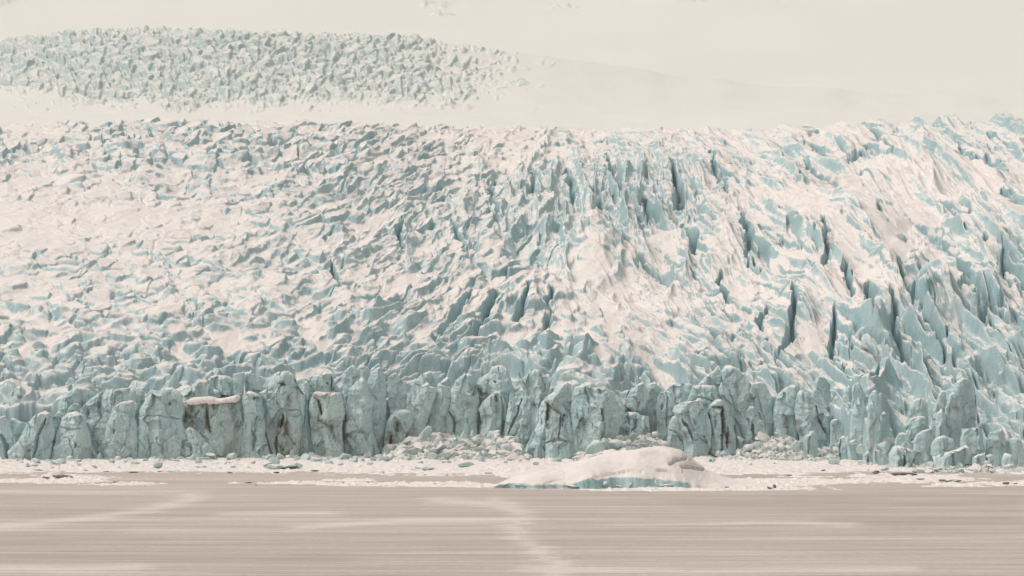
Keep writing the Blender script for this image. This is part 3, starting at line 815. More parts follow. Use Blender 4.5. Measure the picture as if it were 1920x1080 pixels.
# --- centre
B('dark-shaded tooth with a white tip standing apart, left of the tilted slab', [(728, 708), (733, 702), (741, 697), (748, 708), (760, 725), (762, 745), (763, 790), (735, 790), (728, 750)], 3)
B('brown-stained boulder-like block sunk in the rubble, left end of the rubble slope', [(722, 850), (722, 820), (725, 795), (732, 778), (745, 770), (760, 767), (770, 772), (776, 790), (768, 802), (760, 815), (754, 835), (750, 850)], -1, dirt=[(4, .85, [(744, 795), (746, 806)]), (4, .7, [(733, 812), (736, 835)]), (6, .4, [(740, 825), (742, 845)])], cracks=[(2.5, 1.8, [(734, 815), (733, 842)])], grime=.55)
B('big slab tilted to the right with a notched ridge, above the rubble slope', [(762, 752), (770, 738), (785, 725), (793, 722), (803, 716), (805, 724), (818, 727), (812, 755), (802, 782), (796, 800), (796, 835), (768, 835), (764, 800), (766, 775)], 0, ridge=.2)
B('grey ridge peak behind the tilted slab', [(768, 740), (775, 720), (790, 702), (805, 695), (812, 705), (818, 722), (815, 750), (775, 755)], 8)
B('slender blue pinnacle leaning left, shaded on its near side', [(797, 805), (800, 785), (812, 755), (818, 735), (825, 714), (829, 722), (843, 727), (844, 745), (840, 775), (838, 800), (842, 835), (800, 835)], 2.5)
B('tall sharp-peaked wall block with rusty seam, right of the blue pinnacle', [(842, 835), (838, 790), (839, 775), (845, 760), (848, 742), (853, 715), (862, 707), (876, 699), (884, 703), (890, 722), (896, 738), (897, 760), (892, 790), (897, 835)], 1, dirt=[(2.5, .8, [(891, 725), (889, 740)]), (4, .5, [(872, 757), (882, 758)]), (3, .5, [(853, 780), (854, 790)])], cracks=[(2.5, 2, [(842, 772), (850, 785), (853, 815)])])
B('rounded buttress with a snowy hood and a rusty top seam', [(897, 835), (902, 790), (897, 768), (905, 755), (918, 742), (930, 733), (938, 735), (945, 748), (949, 770), (947, 800), (944, 835)], -1, dirt=[(2.5, .9, [(929, 742), (931, 752)]), (3, .45, [(931, 762), (931, 772)])], cracks=[(3, 2, [(897, 770), (902, 790), (899, 815)]), (3, 1.2, [(940, 745), (944, 775), (942, 815)])], ridge=-.2)
B('massive dome block with one black hole, above the rusty seam', [(893, 722), (900, 710), (918, 700), (925, 687), (938, 684), (948, 688), (955, 708), (963, 730), (962, 760), (945, 770), (915, 770), (898, 745)], 5, dirt=[(2.5, .85, [(898, 729), (905, 740), (912, 738)])], cracks=[(2.2, 2.2, [(928, 714), (929, 717)])], thick=4)
B('shadowed recess wall right of the rounded buttress, cut by a slanting crack', [(944, 835), (950, 790), (954, 760), (957, 736), (970, 730), (980, 726), (995, 735), (1006, 750), (1008, 768), (1008, 800), (1000, 835)], 2.5, cracks=[(2.2, 2, [(979, 748), (970, 775), (960, 797), (952, 815)])], grime=.5)
B('upright rounded fin behind the recess wall, snow ramp on its left', [(977, 714), (990, 702), (1003, 691), (1014, 695), (1024, 706), (1031, 718), (1027, 740), (1008, 760), (992, 745), (982, 728)], 7)
B('stepped front buttress with sloping foot, left part of the great centre block', [(975, 868), (985, 845), (998, 818), (1010, 794), (1013, 765), (1016, 752), (1024, 750), (1030, 760), (1034, 800), (1032, 840), (1030, 869)], -3)
B('fissured face of the great centre block, two thin cracks and rusty stains', [(1024, 869), (1024, 790), (1020, 755), (1024, 746), (1035, 738), (1046, 748), (1056, 762), (1064, 774), (1070, 785), (1074, 810), (1077, 845), (1066, 866), (1040, 870)], -2, dirt=[(2.5, .8, [(1026, 756), (1026, 800)]), (3, .55, [(1036, 764), (1050, 776), (1060, 780)]), (3, .8, [(1024, 788), (1027, 796)])],
  cracks=[(2, 2, [(1027, 760), (1025, 800)]), (2, 2, [(1052, 778), (1050, 800), (1047, 822)]), (2, 1.5, [(1057, 780), (1054, 800)]), (3, 1.4, [(1020, 752), (1034, 764), (1058, 780)]), (4, 1.6, [(1026, 830), (1045, 824), (1062, 826)])], grime=.55)
B('smooth knobbly hood on top of the great centre block', [(1021, 750), (1028, 742), (1038, 736), (1050, 722), (1062, 716), (1074, 722), (1077, 745), (1074, 775), (1055, 780), (1040, 770)], 0, thick=3.5)
B('wide rounded bastion right of the centre block, snow pockets on its shoulder', [(1077, 868), (1075, 810), (1071, 770), (1073, 745), (1078, 727), (1090, 722), (1100, 716), (1113, 717), (1125, 727), (1140, 730), (1152, 736), (1165, 750), (1172, 765), (1170, 775), (1163, 795), (1157, 812), (1157, 850), (1100, 868)], -.5, dirt=[(2.5, .6, [(1127, 766), (1130, 780)]), (3, .3, [(1128, 810), (1128, 825)]), (3, .45, [(1092, 790), (1095, 800)])], cracks=[(3, 1.5, [(1096, 726), (1102, 745), (1104, 760)]), (3, 1.4, [(1127, 765), (1132, 800), (1127, 825)]), (3, 1.2, [(1122, 730), (1128, 742)])],
  cap=[(1102, 753, 761), (1112, 756, 763), (1126, 762, 764)], ridge=.15, thick=5)
B('plough-shaped block propped above a dark cavity, right of the bastion', [(1173, 748), (1180, 734), (1198, 720), (1207, 716), (1215, 735), (1211, 755), (1202, 770), (1190, 772), (1176, 764)], 2, cracks=[(2, 1.5, [(1174, 745), (1182, 732), (1192, 725)])])
B('cracked low block under the plough-shaped one', [(1161, 830), (1163, 800), (1170, 780), (1178, 772), (1195, 773), (1200, 779), (1215, 780), (1217, 830)], 1, cracks=[(2.5, 2, [(1193, 786), (1190, 800), (1184, 808)]), (2, 1.4, [(1178, 775), (1180, 800)])], dirt=[(3, .6, [(1174, 808), (1176, 816)])])
B('shaded back wall above the rubble pocket behind the plough-shaped block', [(1205, 812), (1208, 750), (1214, 722), (1226, 716), (1238, 726), (1243, 760), (1240, 815)], 6, grime=.6)
# --- right of centre
B('pale twisted pillar with a notch, left of the four-block front group', [(1233, 818), (1232, 762), (1234, 745), (1240, 734), (1250, 736), (1256, 732), (1264, 738), (1267, 765), (1264, 795), (1256, 818)], 1, cracks=[(2.5, 1.6, [(1243, 758), (1240, 768)]), (2, 1.2, [(1252, 745), (1250, 800)])])
B('flat-topped rounded block behind the twisted pillar', [(1248, 735), (1260, 722), (1280, 717), (1298, 720), (1296, 745), (1292, 780), (1262, 785)], 7)
B('square-topped block behind the split front cone, shadow band under its rim', [(1290, 775), (1291, 750), (1299, 724), (1316, 721), (1340, 723), (1346, 735), (1347, 752), (1340, 785)], 5.5, cracks=[(3, 1.4, [(1298, 752), (1315, 746), (1335, 752)])])
B('pinkish snow-dusted peak behind the square-topped block', [(1310, 724), (1325, 706), (1340, 694), (1347, 685), (1352, 698), (1351, 730), (1330, 738)], 10, snow=.12)
B('pale cone at the foot of the front group, dark fissure on its right', [(1249, 850), (1253, 815), (1257, 792), (1261, 781), (1268, 779), (1275, 782), (1281, 800), (1283, 825), (1286, 850)], -3, cracks=[(2.5, 1.2, [(1256, 806), (1270, 812), (1282, 832)])], grime=.2)
B('hooded blue-grey buttress with a horned top, middle of the front group', [(1284, 865), (1281, 820), (1276, 795), (1265, 778), (1263, 770), (1267, 762), (1280, 755), (1294, 752), (1302, 758), (1308, 747), (1315, 746), (1319, 765), (1328, 780), (1333, 800), (1331, 835), (1320, 865)], -1, cracks=[(3, 2.2, [(1278, 786), (1288, 800), (1298, 822)]), (2, 1.2, [(1298, 785), (1303, 796)]), (2.2, 1, [(1296, 826), (1312, 822), (1326, 830)])], dirt=[(3, .6, [(1284, 812), (1286, 822)])], ridge=-.35)
B('free-standing weathered column with arched hood and brown seams', [(1334, 850), (1333, 830), (1332, 805), (1334, 780), (1329, 766), (1333, 758), (1342, 750), (1350, 748), (1359, 752), (1363, 762), (1366, 778), (1372, 785), (1373, 800), (1378, 815), (1380, 858), (1372, 862), (1350, 862)], -3,
  dirt=[(2.5, .7, [(1340, 778), (1341, 800)]), (3, .8, [(1354, 768), (1355, 810)]), (4, .8, [(1362, 812), (1362, 828)]), (3, .7, [(1346, 764), (1352, 768)])], cracks=[(3, 2.2, [(1353, 762), (1354, 785), (1353, 845)]), (3, 1.8, [(1334, 764), (1340, 764), (1352, 764)]), (2.5, 1.4, [(1364, 800), (1362, 840)])], grime=.3, face=1.4)
B('narrow leaning slab behind the weathered column', [(1346, 770), (1348, 745), (1350, 727), (1354, 716), (1362, 728), (1370, 745), (1376, 770), (1376, 800), (1352, 800)], 2)
B('highest sloping fin of the front, pale face with a hollow, right of the weathered column', [(1378, 835), (1376, 778), (1370, 745), (1357, 718), (1355, 697), (1362, 685), (1371, 684), (1385, 695), (1400, 710), (1414, 726), (1421, 750), (1428, 780), (1438, 800), (1440, 835)], 2.5, cracks=[(6, 1.6, [(1402, 752), (1412, 748)]), (2.5, 1.2, [(1370, 775), (1386, 800), (1390, 820)])], ridge=.1, thick=4.5)
B('rounded pillar built against the right side of the highest fin', [(1413, 720), (1422, 715), (1432, 715), (1440, 726), (1447, 745), (1449, 790), (1451, 835), (1432, 835), (1425, 770)], 3)
B('small two-stepped pinnacle in front of the highest fin, brown scar on its left', [(1399, 845), (1400, 790), (1402, 770), (1408, 761), (1415, 762), (1421, 773), (1424, 788), (1433, 788), (1436, 815), (1434, 845)], -2, dirt=[(2.5, .85, [(1401, 786), (1409, 796), (1410, 806)]), (2.2, .6, [(1411, 806), (1414, 828)])], cracks=[(2, 1.4, [(1403, 786), (1411, 800), (1415, 830)])])
B('arched block with one dark side facet, right of the highest fin', [(1455, 835), (1452, 780), (1455, 755), (1460, 742), (1472, 729), (1485, 721), (1496, 723), (1499, 735), (1497, 760), (1496, 790), (1502, 835)], 2, ridge=.35, power=2.2, dirt=[(2.5, .6, [(1467, 780), (1471, 805)])])
B('twin-ridged slab with a long curved left edge, behind the small lone fin', [(1505, 850), (1499, 815), (1494, 785), (1493, 765), (1496, 738), (1503, 731), (1514, 738), (1526, 757), (1536, 760), (1550, 768), (1560, 780), (1559, 810), (1557, 850)], 0, cracks=[(2.5, 1.8, [(1528, 760), (1534, 785), (1545, 812)])], dirt=[(3, .5, [(1496, 790), (1502, 815)]), (2.5, .4, [(1536, 790), (1548, 815)])], ridge=-.3)
B('blue wedge resting on the shoulder of the twin-ridged slab', [(1523, 748), (1525, 735), (1531, 728), (1540, 738), (1553, 762), (1546, 785), (1528, 785)], 3)
B('round-topped pillar rising behind the blue wedge', [(1530, 720), (1533, 708), (1539, 705), (1547, 708), (1555, 720), (1558, 745), (1556, 785), (1535, 785)], 6)
B('lone fin standing out in front on the snowy rubble fan', [(1507, 866), (1506, 837), (1511, 817), (1517, 815), (1520, 808), (1527, 808), (1531, 825), (1533, 845), (1529, 866)], -16, cracks=[(2.5, 1.2, [(1518, 818), (1516, 850)])])
B('grey crouching block between twin-ridged slab and pinnacles', [(1556, 850), (1560, 787), (1570, 785), (1580, 795), (1592, 797), (1593, 850)], 4, grime=.6)
B('pointed dark spire with a white tip, left end of the row of pinnacles', [(1559, 800), (1562, 762), (1566, 748), (1571, 741), (1575, 755), (1579, 785), (1578, 812), (1560, 812)], 10)
B('smooth finger-like pinnacle second in the row of pinnacles', [(1576, 812), (1579, 770), (1584, 735), (1593, 722), (1601, 733), (1603, 752), (1598, 780), (1592, 812)], 12)
B('large keeled pinnacle with a snow patch on its right shoulder', [(1594, 830), (1598, 790), (1604, 755), (1609, 744), (1617, 758), (1629, 774), (1629, 800), (1622, 830)], 6, ridge=.3, dirt=[(2, .5, [(1628, 790), (1627, 812)])])
B('flat-faced spire right beside the keeled pinnacle', [(1627, 830), (1629, 785), (1627, 767), (1631, 758), (1637, 753), (1643, 770), (1655, 798), (1650, 830)], 8)
B('curved fang behind the keeled pinnacle', [(1598, 765), (1600, 730), (1604, 717), (1612, 717), (1620, 735), (1626, 757), (1622, 775)], 16)
B('tall hump with snow on its left side, behind the flat-faced spire', [(1629, 765), (1631, 745), (1636, 735), (1643, 731), (1650, 750), (1653, 775), (1650, 795), (1636, 795)], 16, snow=.08)
B('low pointed hump right of the flat-faced spire', [(1649, 800), (1652, 780), (1658, 771), (1664, 778), (1667, 792), (1662, 812), (1650, 812)], 14)
# --- right end, tumbled blocks
B('split fin pair at the left end of the right shore row', [(1574, 878), (1573, 845), (1576, 822), (1582, 816), (1589, 828), (1594, 855), (1597, 878)], -2, cracks=[(2.2, 2, [(1576, 824), (1574, 860)])])
B('blue-shadowed twin of the split fin, leaning on it from the right', [(1593, 879), (1589, 840), (1586, 822), (1590, 816), (1598, 832), (1605, 855), (1614, 879)], -1, ridge=-.5)
B('small dark triangular fin between the split fins and the blunt shore block', [(1616, 882), (1621, 855), (1627, 843), (1635, 858), (1644, 882)], -1, cracks=[(2.2, 1.6, [(1626, 855), (1627, 878)])])
B('blunt shore block with a slanting white top edge', [(1641, 883), (1639, 856), (1640, 844), (1650, 846), (1661, 852), (1667, 866), (1668, 883)], -1.5)
B('long low shore block with a black crack and snow-coated right slope', [(1670, 884), (1668, 852), (1674, 838), (1684, 835), (1700, 840), (1720, 846), (1735, 851), (1742, 864), (1747, 884)], -2, cracks=[(2.4, 2.4, [(1692, 853), (1695, 866), (1691, 882)]), (2.2, 1, [(1712, 862), (1709, 876)])], snow=.06)
B('pale boulder-shaped block on top of the long low shore block', [(1680, 845), (1682, 818), (1690, 811), (1700, 813), (1708, 822), (1712, 848)], 6)
B('wide block with a dark right-hand crack above the boulder-shaped one', [(1701, 822), (1702, 795), (1710, 784), (1722, 780), (1736, 781), (1739, 800), (1728, 825)], 12, cracks=[(2, 1.6, [(1702, 800), (1700, 812)])])
B('white-crowned block overlooking the wide cracked block', [(1704, 785), (1708, 758), (1718, 747), (1730, 746), (1738, 756), (1739, 785)], 18, snow=.1)
B('rough-topped upright block in the middle of the tumbled right end', [(1715, 860), (1716, 825), (1719, 815), (1730, 808), (1743, 804), (1746, 822), (1747, 860)], 4)
B('tall teal pinnacle with a companion blade, standing above the long shore wall', [(1757, 825), (1756, 795), (1759, 775), (1765, 766), (1770, 768), (1773, 790), (1778, 825)], 14)
B('teal blade leaning behind the tall teal pinnacle', [(1750, 815), (1751, 775), (1755, 758), (1760, 756), (1766, 765), (1768, 815)], 18)
B('dark-faced block with a scalloped white rim, left half of the middle step', [(1747, 855), (1749, 832), (1756, 822), (1768, 816), (1778, 819), (1786, 824), (1793, 845), (1790, 856)], 4)
B('large many-faced block right of the scalloped one', [(1800, 856), (1803, 822), (1808, 810), (1820, 803), (1834, 801), (1841, 818), (1846, 845), (1836, 858)], 6, snow=.05)
B('long wall-like shore block with a smooth snowy back, right of the low cracked one', [(1755, 882), (1755, 857), (1768, 850), (1785, 846), (1800, 841), (1814, 834), (1821, 848), (1823, 882)], -1, power=3.8, cracks=[(2, 1, [(1784, 850), (1786, 872)])])
B('short stained cube-like block in the right shore row', [(1823, 884), (1824, 858), (1834, 852), (1845, 850), (1848, 866), (1846, 884)], -1, dirt=[(4, .35, [(1834, 862), (1836, 872)])], grime=.5)
B('wedge with a thin dark slit, right of the cube-like block', [(1845, 886), (1847, 856), (1856, 851), (1866, 856), (1873, 868), (1876, 886)], -1, cracks=[(2, 1.8, [(1848, 858), (1850, 870), (1855, 880)])])
B('humped block above the slit wedge', [(1848, 858), (1851, 828), (1858, 812), (1872, 807), (1880, 802), (1884, 818), (1888, 858)], 7)
B('dark blue hollow-faced block near the right edge', [(1885, 860), (1887, 832), (1894, 822), (1906, 820), (1916, 826), (1921, 860)], 8)
B('long snow-topped ramp block sliding down to the shore at the right edge', [(1876, 887), (1880, 860), (1885, 849), (1896, 852), (1910, 862), (1924, 872), (1932, 887)], -1, snow=.12)
B('round-headed tower with a grey face high in the tumbled right end', [(1786, 765), (1788, 732), (1795, 716), (1808, 707), (1820, 714), (1827, 728), (1828, 765)], 26)
B('arch-topped tower with rusty foot below the round-headed one', [(1772, 800), (1774, 765), (1780, 742), (1787, 734), (1795, 742), (1800, 762), (1800, 800)], 18, dirt=[(4, .5, [(1790, 764), (1796, 768)]), (3, .5, [(1776, 760), (1778, 770)])])
B('narrow shaded tube-like pillar left of the arch-topped tower', [(1758, 770), (1760, 740), (1766, 731), (1772, 735), (1774, 770)], 22)
# ------------------------------------------------------------------ chunks of fallen ice
def ico(sub=2):
    import bmesh
    bm = bmesh.new(); bmesh.ops.create_icosphere(bm, subdivisions=sub, radius=1.0)
    v = np.array([q.co[:] for q in bm.verts]); f = np.array([[q.index for q in p.verts] for p in bm.faces]); bm.free()
    return v, f
ICO2, ICO3, ICO4 = ico(2), ico(3), ico(4)

def chunk(rng, base, n=9, soft=.12):
    """a broken piece: a ball cut by random planes, slightly melted"""
    v = base.copy()
    for _ in range(n):
        d = rng.normal(size=3); d /= np.linalg.norm(d); k = rng.uniform(.22, .68)
        e = v @ d - k
        v = v - np.clip(e, 0, None)[:, None] * d[None, :] * (1 - soft)
    v = v + .05 * np.stack([fbm(v[:, 0] * 2.3 + rng.uniform(0, 99), v[:, 1] * 2.3 + v[:, 2] * 1.7, 5, 3) for _ in range(3)], -1)
    return v

def ice_lump(u, vb, w, h, label, seed, group, d=None, mat=None, name='ice_lump', cat='ice lump', depth=.8, parts=1, smooth=False):
    rng = np.random.RandomState(seed)
    d = d if d else min(lake_d(vb), float(front_d(u)) - 4)
    k = K * d
    zb = max(EYE + (HOR - vb) * k, 0.0)
    if zb < .05: zb = apron_z(u, vb) - .12
    bs, bf = ICO4
    V, F = [], []; n0 = 0
    for i in range(parts):
        v = chunk(rng, bs)
        if parts == 1: sc = np.array([w * .55 * k, w * .55 * k * depth, h * .62 * k]); off = np.array([0, 0, h * .40 * k])
        else:
            q = rng.uniform(.28, .55); sc = np.array([w * .6 * k * q, w * .6 * k * q, h * .75 * k * q * rng.uniform(.8, 1.4)])
            off = np.array([(-.5 + (i + .5) / parts) * w * .85 * k, rng.uniform(-.25, .25) * w * k, h * k * rng.uniform(.12, .42)])
        a = rng.uniform(-.35, .35); R = np.array([[math.cos(a), 0, math.sin(a)], [0, 1, 0], [-math.sin(a), 0, math.cos(a)]])
        v = (v @ R.T) * sc + off
        V.append(v); F.append(bf + n0); n0 += len(v)
    me = raw_mesh(name, np.concatenate(V), np.concatenate(F), mat or M_LUMP, smooth=smooth)
    o = link(name, me); o.location = ((u - 960) * k, d, zb)
    return tag(o, label, cat, group)

LG = 'ice lumps fallen along the cliff foot'
L = ice_lump
L(69, 874, 23, 15, 'grey-blue boxy ice lump on the snow below the twin-topped mass', 1, LG)
L(112, 874, 24, 12, 'low wedge of ice right of the boxy lump, below the twin-topped mass', 2, LG)
L(185, 868, 14, 17, 'pale ice flake leaning on the right flank of the trapezoid block', 3, LG)
L(254, 866, 12, 8, 'small lump at the foot of the long black cleft', 4, LG)
L(257, 875, 22, 8, 'flat dark-edged lump below the long black cleft', 5, LG)
L(371, 874, 15, 17, 'bright turquoise pointed lump below the snow ledge', 6, LG, mat=None)
L(376, 879, 42, 5, 'thin flat ice plate in front of the bright turquoise lump', 7, LG)
L(437, 869, 22, 14, 'whitish boulder at the right end below the snow ledge', 8, LG)
L(397, 868, 20, 10, 'low whitish lump left of the whitish boulder', 9, LG)
L(328, 885, 22, 7, 'small dull lump on the snow in front of the round-shouldered block', 10, LG)
L(522, 881, 60, 20, 'long knobbly cluster of blue ice, largest on the snow below the stained block', 11, LG, parts=7)
L(563, 881, 24, 14, 'round blue lump at the right end of the knobbly cluster', 12, LG)
L(528, 868, 26, 14, 'flat-topped lump with a dark underside behind the knobbly cluster', 13, LG)
L(549, 866, 10, 17, 'thin upright splinter of ice behind the knobbly cluster', 14, LG)
L(503, 868, 26, 13, 'broken pile left of the flat-topped lump', 15, LG, parts=4)
L(569, 868, 30, 11, 'row of small ice bits right of the thin upright splinter', 16, LG, parts=4)
L(596, 870, 28, 10, 'smooth low hump below the curved black crack', 17, LG)
L(645, 868, 38, 18, 'large smooth egg-shaped lump below the horned wall block', 18, LG)
L(711, 870, 42, 21, 'large pale lump at the left foot of the rubble slope', 19, LG, parts=3)
L(785, 884, 42, 14, 'blue broken plate lying on the snow below the rubble slope', 20, LG, parts=3)
L(808, 884, 18, 9, 'dark blue shard right of the blue broken plate', 21, LG)
L(716, 889, 14, 9, 'tiny blue lump out on the snow, left of the blue broken plate', 22, LG)
L(876, 880, 34, 9, 'low blue slab on the snow right of the blue broken plate', 23, LG)
L(800, 824, 28, 26, 'clean blue boulder perched at the top of the rubble slope', 24, LG, d=632)
L(772, 832, 24, 14, 'snowy lump left of the clean blue boulder', 25, LG, d=634)
L(868, 828, 16, 24, 'upright pale shard on top of the rubble slope', 26, LG, d=634)
L(885, 826, 18, 20, 'second upright shard, leaning right, on top of the rubble slope', 27, LG, d=635)
L(850, 830, 12, 17, 'whitish pointed lump left of the upright pale shard', 28, LG, d=634)
L(920, 822, 14, 16, 'small leaning flake at the foot of the rounded buttress', 29, LG, d=634)
L(1040, 864, 24, 15, 'round-topped lump at the foot of the great centre block', 30, LG)
L(1040, 871, 24, 10, 'flattened lump right below the round-topped one', 31, LG)
L(1090, 864, 36, 22, 'faceted boulder with a dark side, right of the round-topped lump', 32, LG)
L(1112, 858, 46, 34, 'largest fallen boulder, smooth and pale, behind the snowy iceberg', 33, LG, d=612)
L(1150, 850, 60, 36, 'jagged pile of blue fragments behind the snowy iceberg', 34, LG, d=614, parts=8)
L(1004, 878, 14, 9, 'small lump left of the round-topped lump', 35, LG)
L(975, 872, 9, 7, 'tiny turquoise pyramid on the snow left of the centre block', 36, LG)
L(1335, 872, 22, 22, 'blue lump with a shaded cleft at the right end of the snowy iceberg', 37, LG, parts=2)
L(1352, 866, 30, 20, 'rounded grey lump at the foot of the weathered column', 38, LG, parts=2)
L(1372, 868, 26, 14, 'low lump right below the weathered column', 39, LG)
L(1390, 834, 17, 20, 'blue boulder left of the two-stepped pinnacle', 40, LG, d=628)
L(1468, 822, 22, 20, 'smooth tilted cobble-shaped block left of the twin-ridged slab', 41, LG, d=624)
L(1459, 816, 14, 17, 'round knob behind the tilted cobble-shaped block', 42, LG, d=628)
L(1495, 842, 26, 26, 'blue-shadowed lump left of the lone fin', 43, LG, d=618)
L(1505, 860, 14, 18, 'pale stump at the left foot of the lone fin', 44, LG, d=612)
L(1562, 876, 24, 12, 'rounded turquoise lump left of the split fin pair', 45, LG)
L(1601, 836, 22, 18, 'lump lodged above the split fin pair', 46, LG, d=590)
L(1616, 854, 20, 22, 'round-backed lump between the split fins and the dark triangular fin', 47, LG, d=584)
L(1632, 838, 16, 20, 'pointed lump above the dark triangular fin', 48, LG, d=588)
L(1654, 846, 26, 22, 'round whitish lump above the blunt shore block', 49, LG, d=584)
L(1672, 872, 10, 16, 'small chip between the blunt shore block and the long low one', 50, LG)
L(1757, 884, 24, 10, 'flat snowy lump in front of the gap in the right shore row', 51, LG)
L(1720, 887, 26, 10, 'whitish lump lying before the long low shore block', 52, LG)
L(1785, 887, 30, 12, 'blocky pale lump with a dark joint, before the long shore wall', 53, LG, parts=2)
L(1798, 887, 18, 11, 'squarish pale lump right of the blocky pair', 54, LG)
L(1905, 886, 22, 12, 'small grey lump under the snowy ramp block', 55, LG)
L(1848, 886, 14, 12, 'grey chip in front of the slit wedge', 56, LG)
L(1766, 862, 14, 18, 'turquoise chip wedged left of the long shore wall', 57, LG, d=574)

# many more small pieces, scattered
rng0 = np.random.RandomState(7)
for i in range(190):
    if i < 135: u = rng0.uniform(-20, 1000)
    else: u = rng0.uniform(1370, 1930)
    fv = HOR + EYE / (K * (front_d(u) - 4))
    vb = fv + 2 + rng0.beta(1.1, 2.4) * 16
    w_ = float(np.clip(rng0.lognormal(2.15, .5), 3, 24)); h_ = w_ * rng0.uniform(.35, .75)
    L(u, vb, w_, h_, 'small ice crumb lying on the snow strip below the cliff', 500 + i, 'small ice crumbs on the snow strip', name='ice_crumb', cat='ice crumb', depth=rng0.uniform(.6, 1.3))

# ------------------------------------------------------------------ rubble fans: crushed ice nobody could count
def rubble(label, line, seed, n, reach=22.0, small=1.0):
    rng = np.random.RandomState(seed)
    u = np.arange(line[0][0], line[-1][0] + .5, 1.0)
    vt = np.interp(u, [p[0] for p in line], [p[1] for p in line])
    df = front_d(u)
    zt = np.maximum(EYE + (HOR - vt) * K * df, 0.0)
    ts = np.linspace(0, 1, 70)
    Dm = df[None, :] + 1 - (reach + 9) * (1 - ts[:, None])
    X = (u[None, :] - 960) * K * Dm
    prof = np.clip(ts[:, None] / .68, 0, 1) ** 1.1
    Zm = zt[None, :] * prof * (1 + .25 * fbm(X / 4, Dm / 4, seed, 3)) + .55 * fbm(X / 1.4, Dm / 1.6, seed + 1, 4) * (zt[None, :] > .15) * ts[:, None] ** .4 - .15
    co = [np.stack([X.ravel(), Dm.ravel(), Zm.ravel()], -1)]
    Q = gridfaces(len(ts), len(u)); T = []; n0 = co[0].shape[0]
    for i in range(n):
        j = rng.randint(len(u)); t_ = int((rng.beta(1.2, 1.1)) * 50)
        if zt[j] < .2: continue
        r = float(np.clip(rng.lognormal(-1.0, .8) * small, .12, 1.7) * 1.15)
        v = chunk(rng, ICO3[0], 7, .0) * np.array([r * rng.uniform(.8, 1.5), r, r * rng.uniform(.6, 1.1)])
        a = rng.uniform(0, 6.28); ca, sa = math.cos(a), math.sin(a); b_ = rng.uniform(-.6, .6)
        R = np.array([[ca, -sa, 0], [sa, ca, 0], [0, 0, 1]]) @ np.array([[math.cos(b_), 0, math.sin(b_)], [0, 1, 0], [-math.sin(b_), 0, math.cos(b_)]])
        v = v @ R.T + np.array([X[t_, j], Dm[t_, j], Zm[t_, j] + r * .25])
        co.append(v); T.append(ICO3[1] + n0); n0 += len(v)
    me = raw_mesh('ice_rubble', np.concatenate(co), [Q, np.concatenate(T)], M_RUB, smooth=False)
    tag(link('ice_rubble', me), label, 'ice rubble', kind='stuff')
M_RUB = ice_material('crushed_ice', (0.42, 0.56, 0.555), (0.62, 0.70, 0.68), 0.25, 0.72, 3.0, False)
rubble('wide fan of crushed pale ice below the tilted slab and the blue pinnacle', [(712, 870), (724, 850), (742, 846), (760, 830), (800, 817), (830, 814), (870, 817), (900, 821), (950, 824), (975, 838), (990, 868)], 21, 1700)
rubble('crushed blue ice in the pocket behind the snowy iceberg', [(1070, 870), (1100, 852), (1130, 840), (1160, 824), (1190, 819), (1230, 817), (1248, 842), (1256, 868)], 22, 900)
rubble('snowy fan of fine crushed ice around the lone fin', [(1366, 872), (1385, 846), (1400, 838), (1440, 820), (1470, 818), (1500, 826), (1530, 846), (1556, 840), (1572, 850), (1580, 874)], 23, 1500, small=.62)

def foot(u): return HOR + (EYE - .9) / (K * float(front_d(u)))
rubble('thin line of broken ice bits along the foot of the cliff, left of the rubble fan', [(-120, foot(-120))] + [(u, foot(u) + (u % 3) * 1.2) for u in range(-100, 700, 20)] + [(716, 868)], 24, 1500, reach=11, small=.62)
rubble('thin line of broken ice bits along the foot of the tumbled right end', [(1580, 880)] + [(u, foot(u) + (u % 3) * 1.2) for u in range(1600, 2040, 20)], 25, 700, reach=10, small=.6)

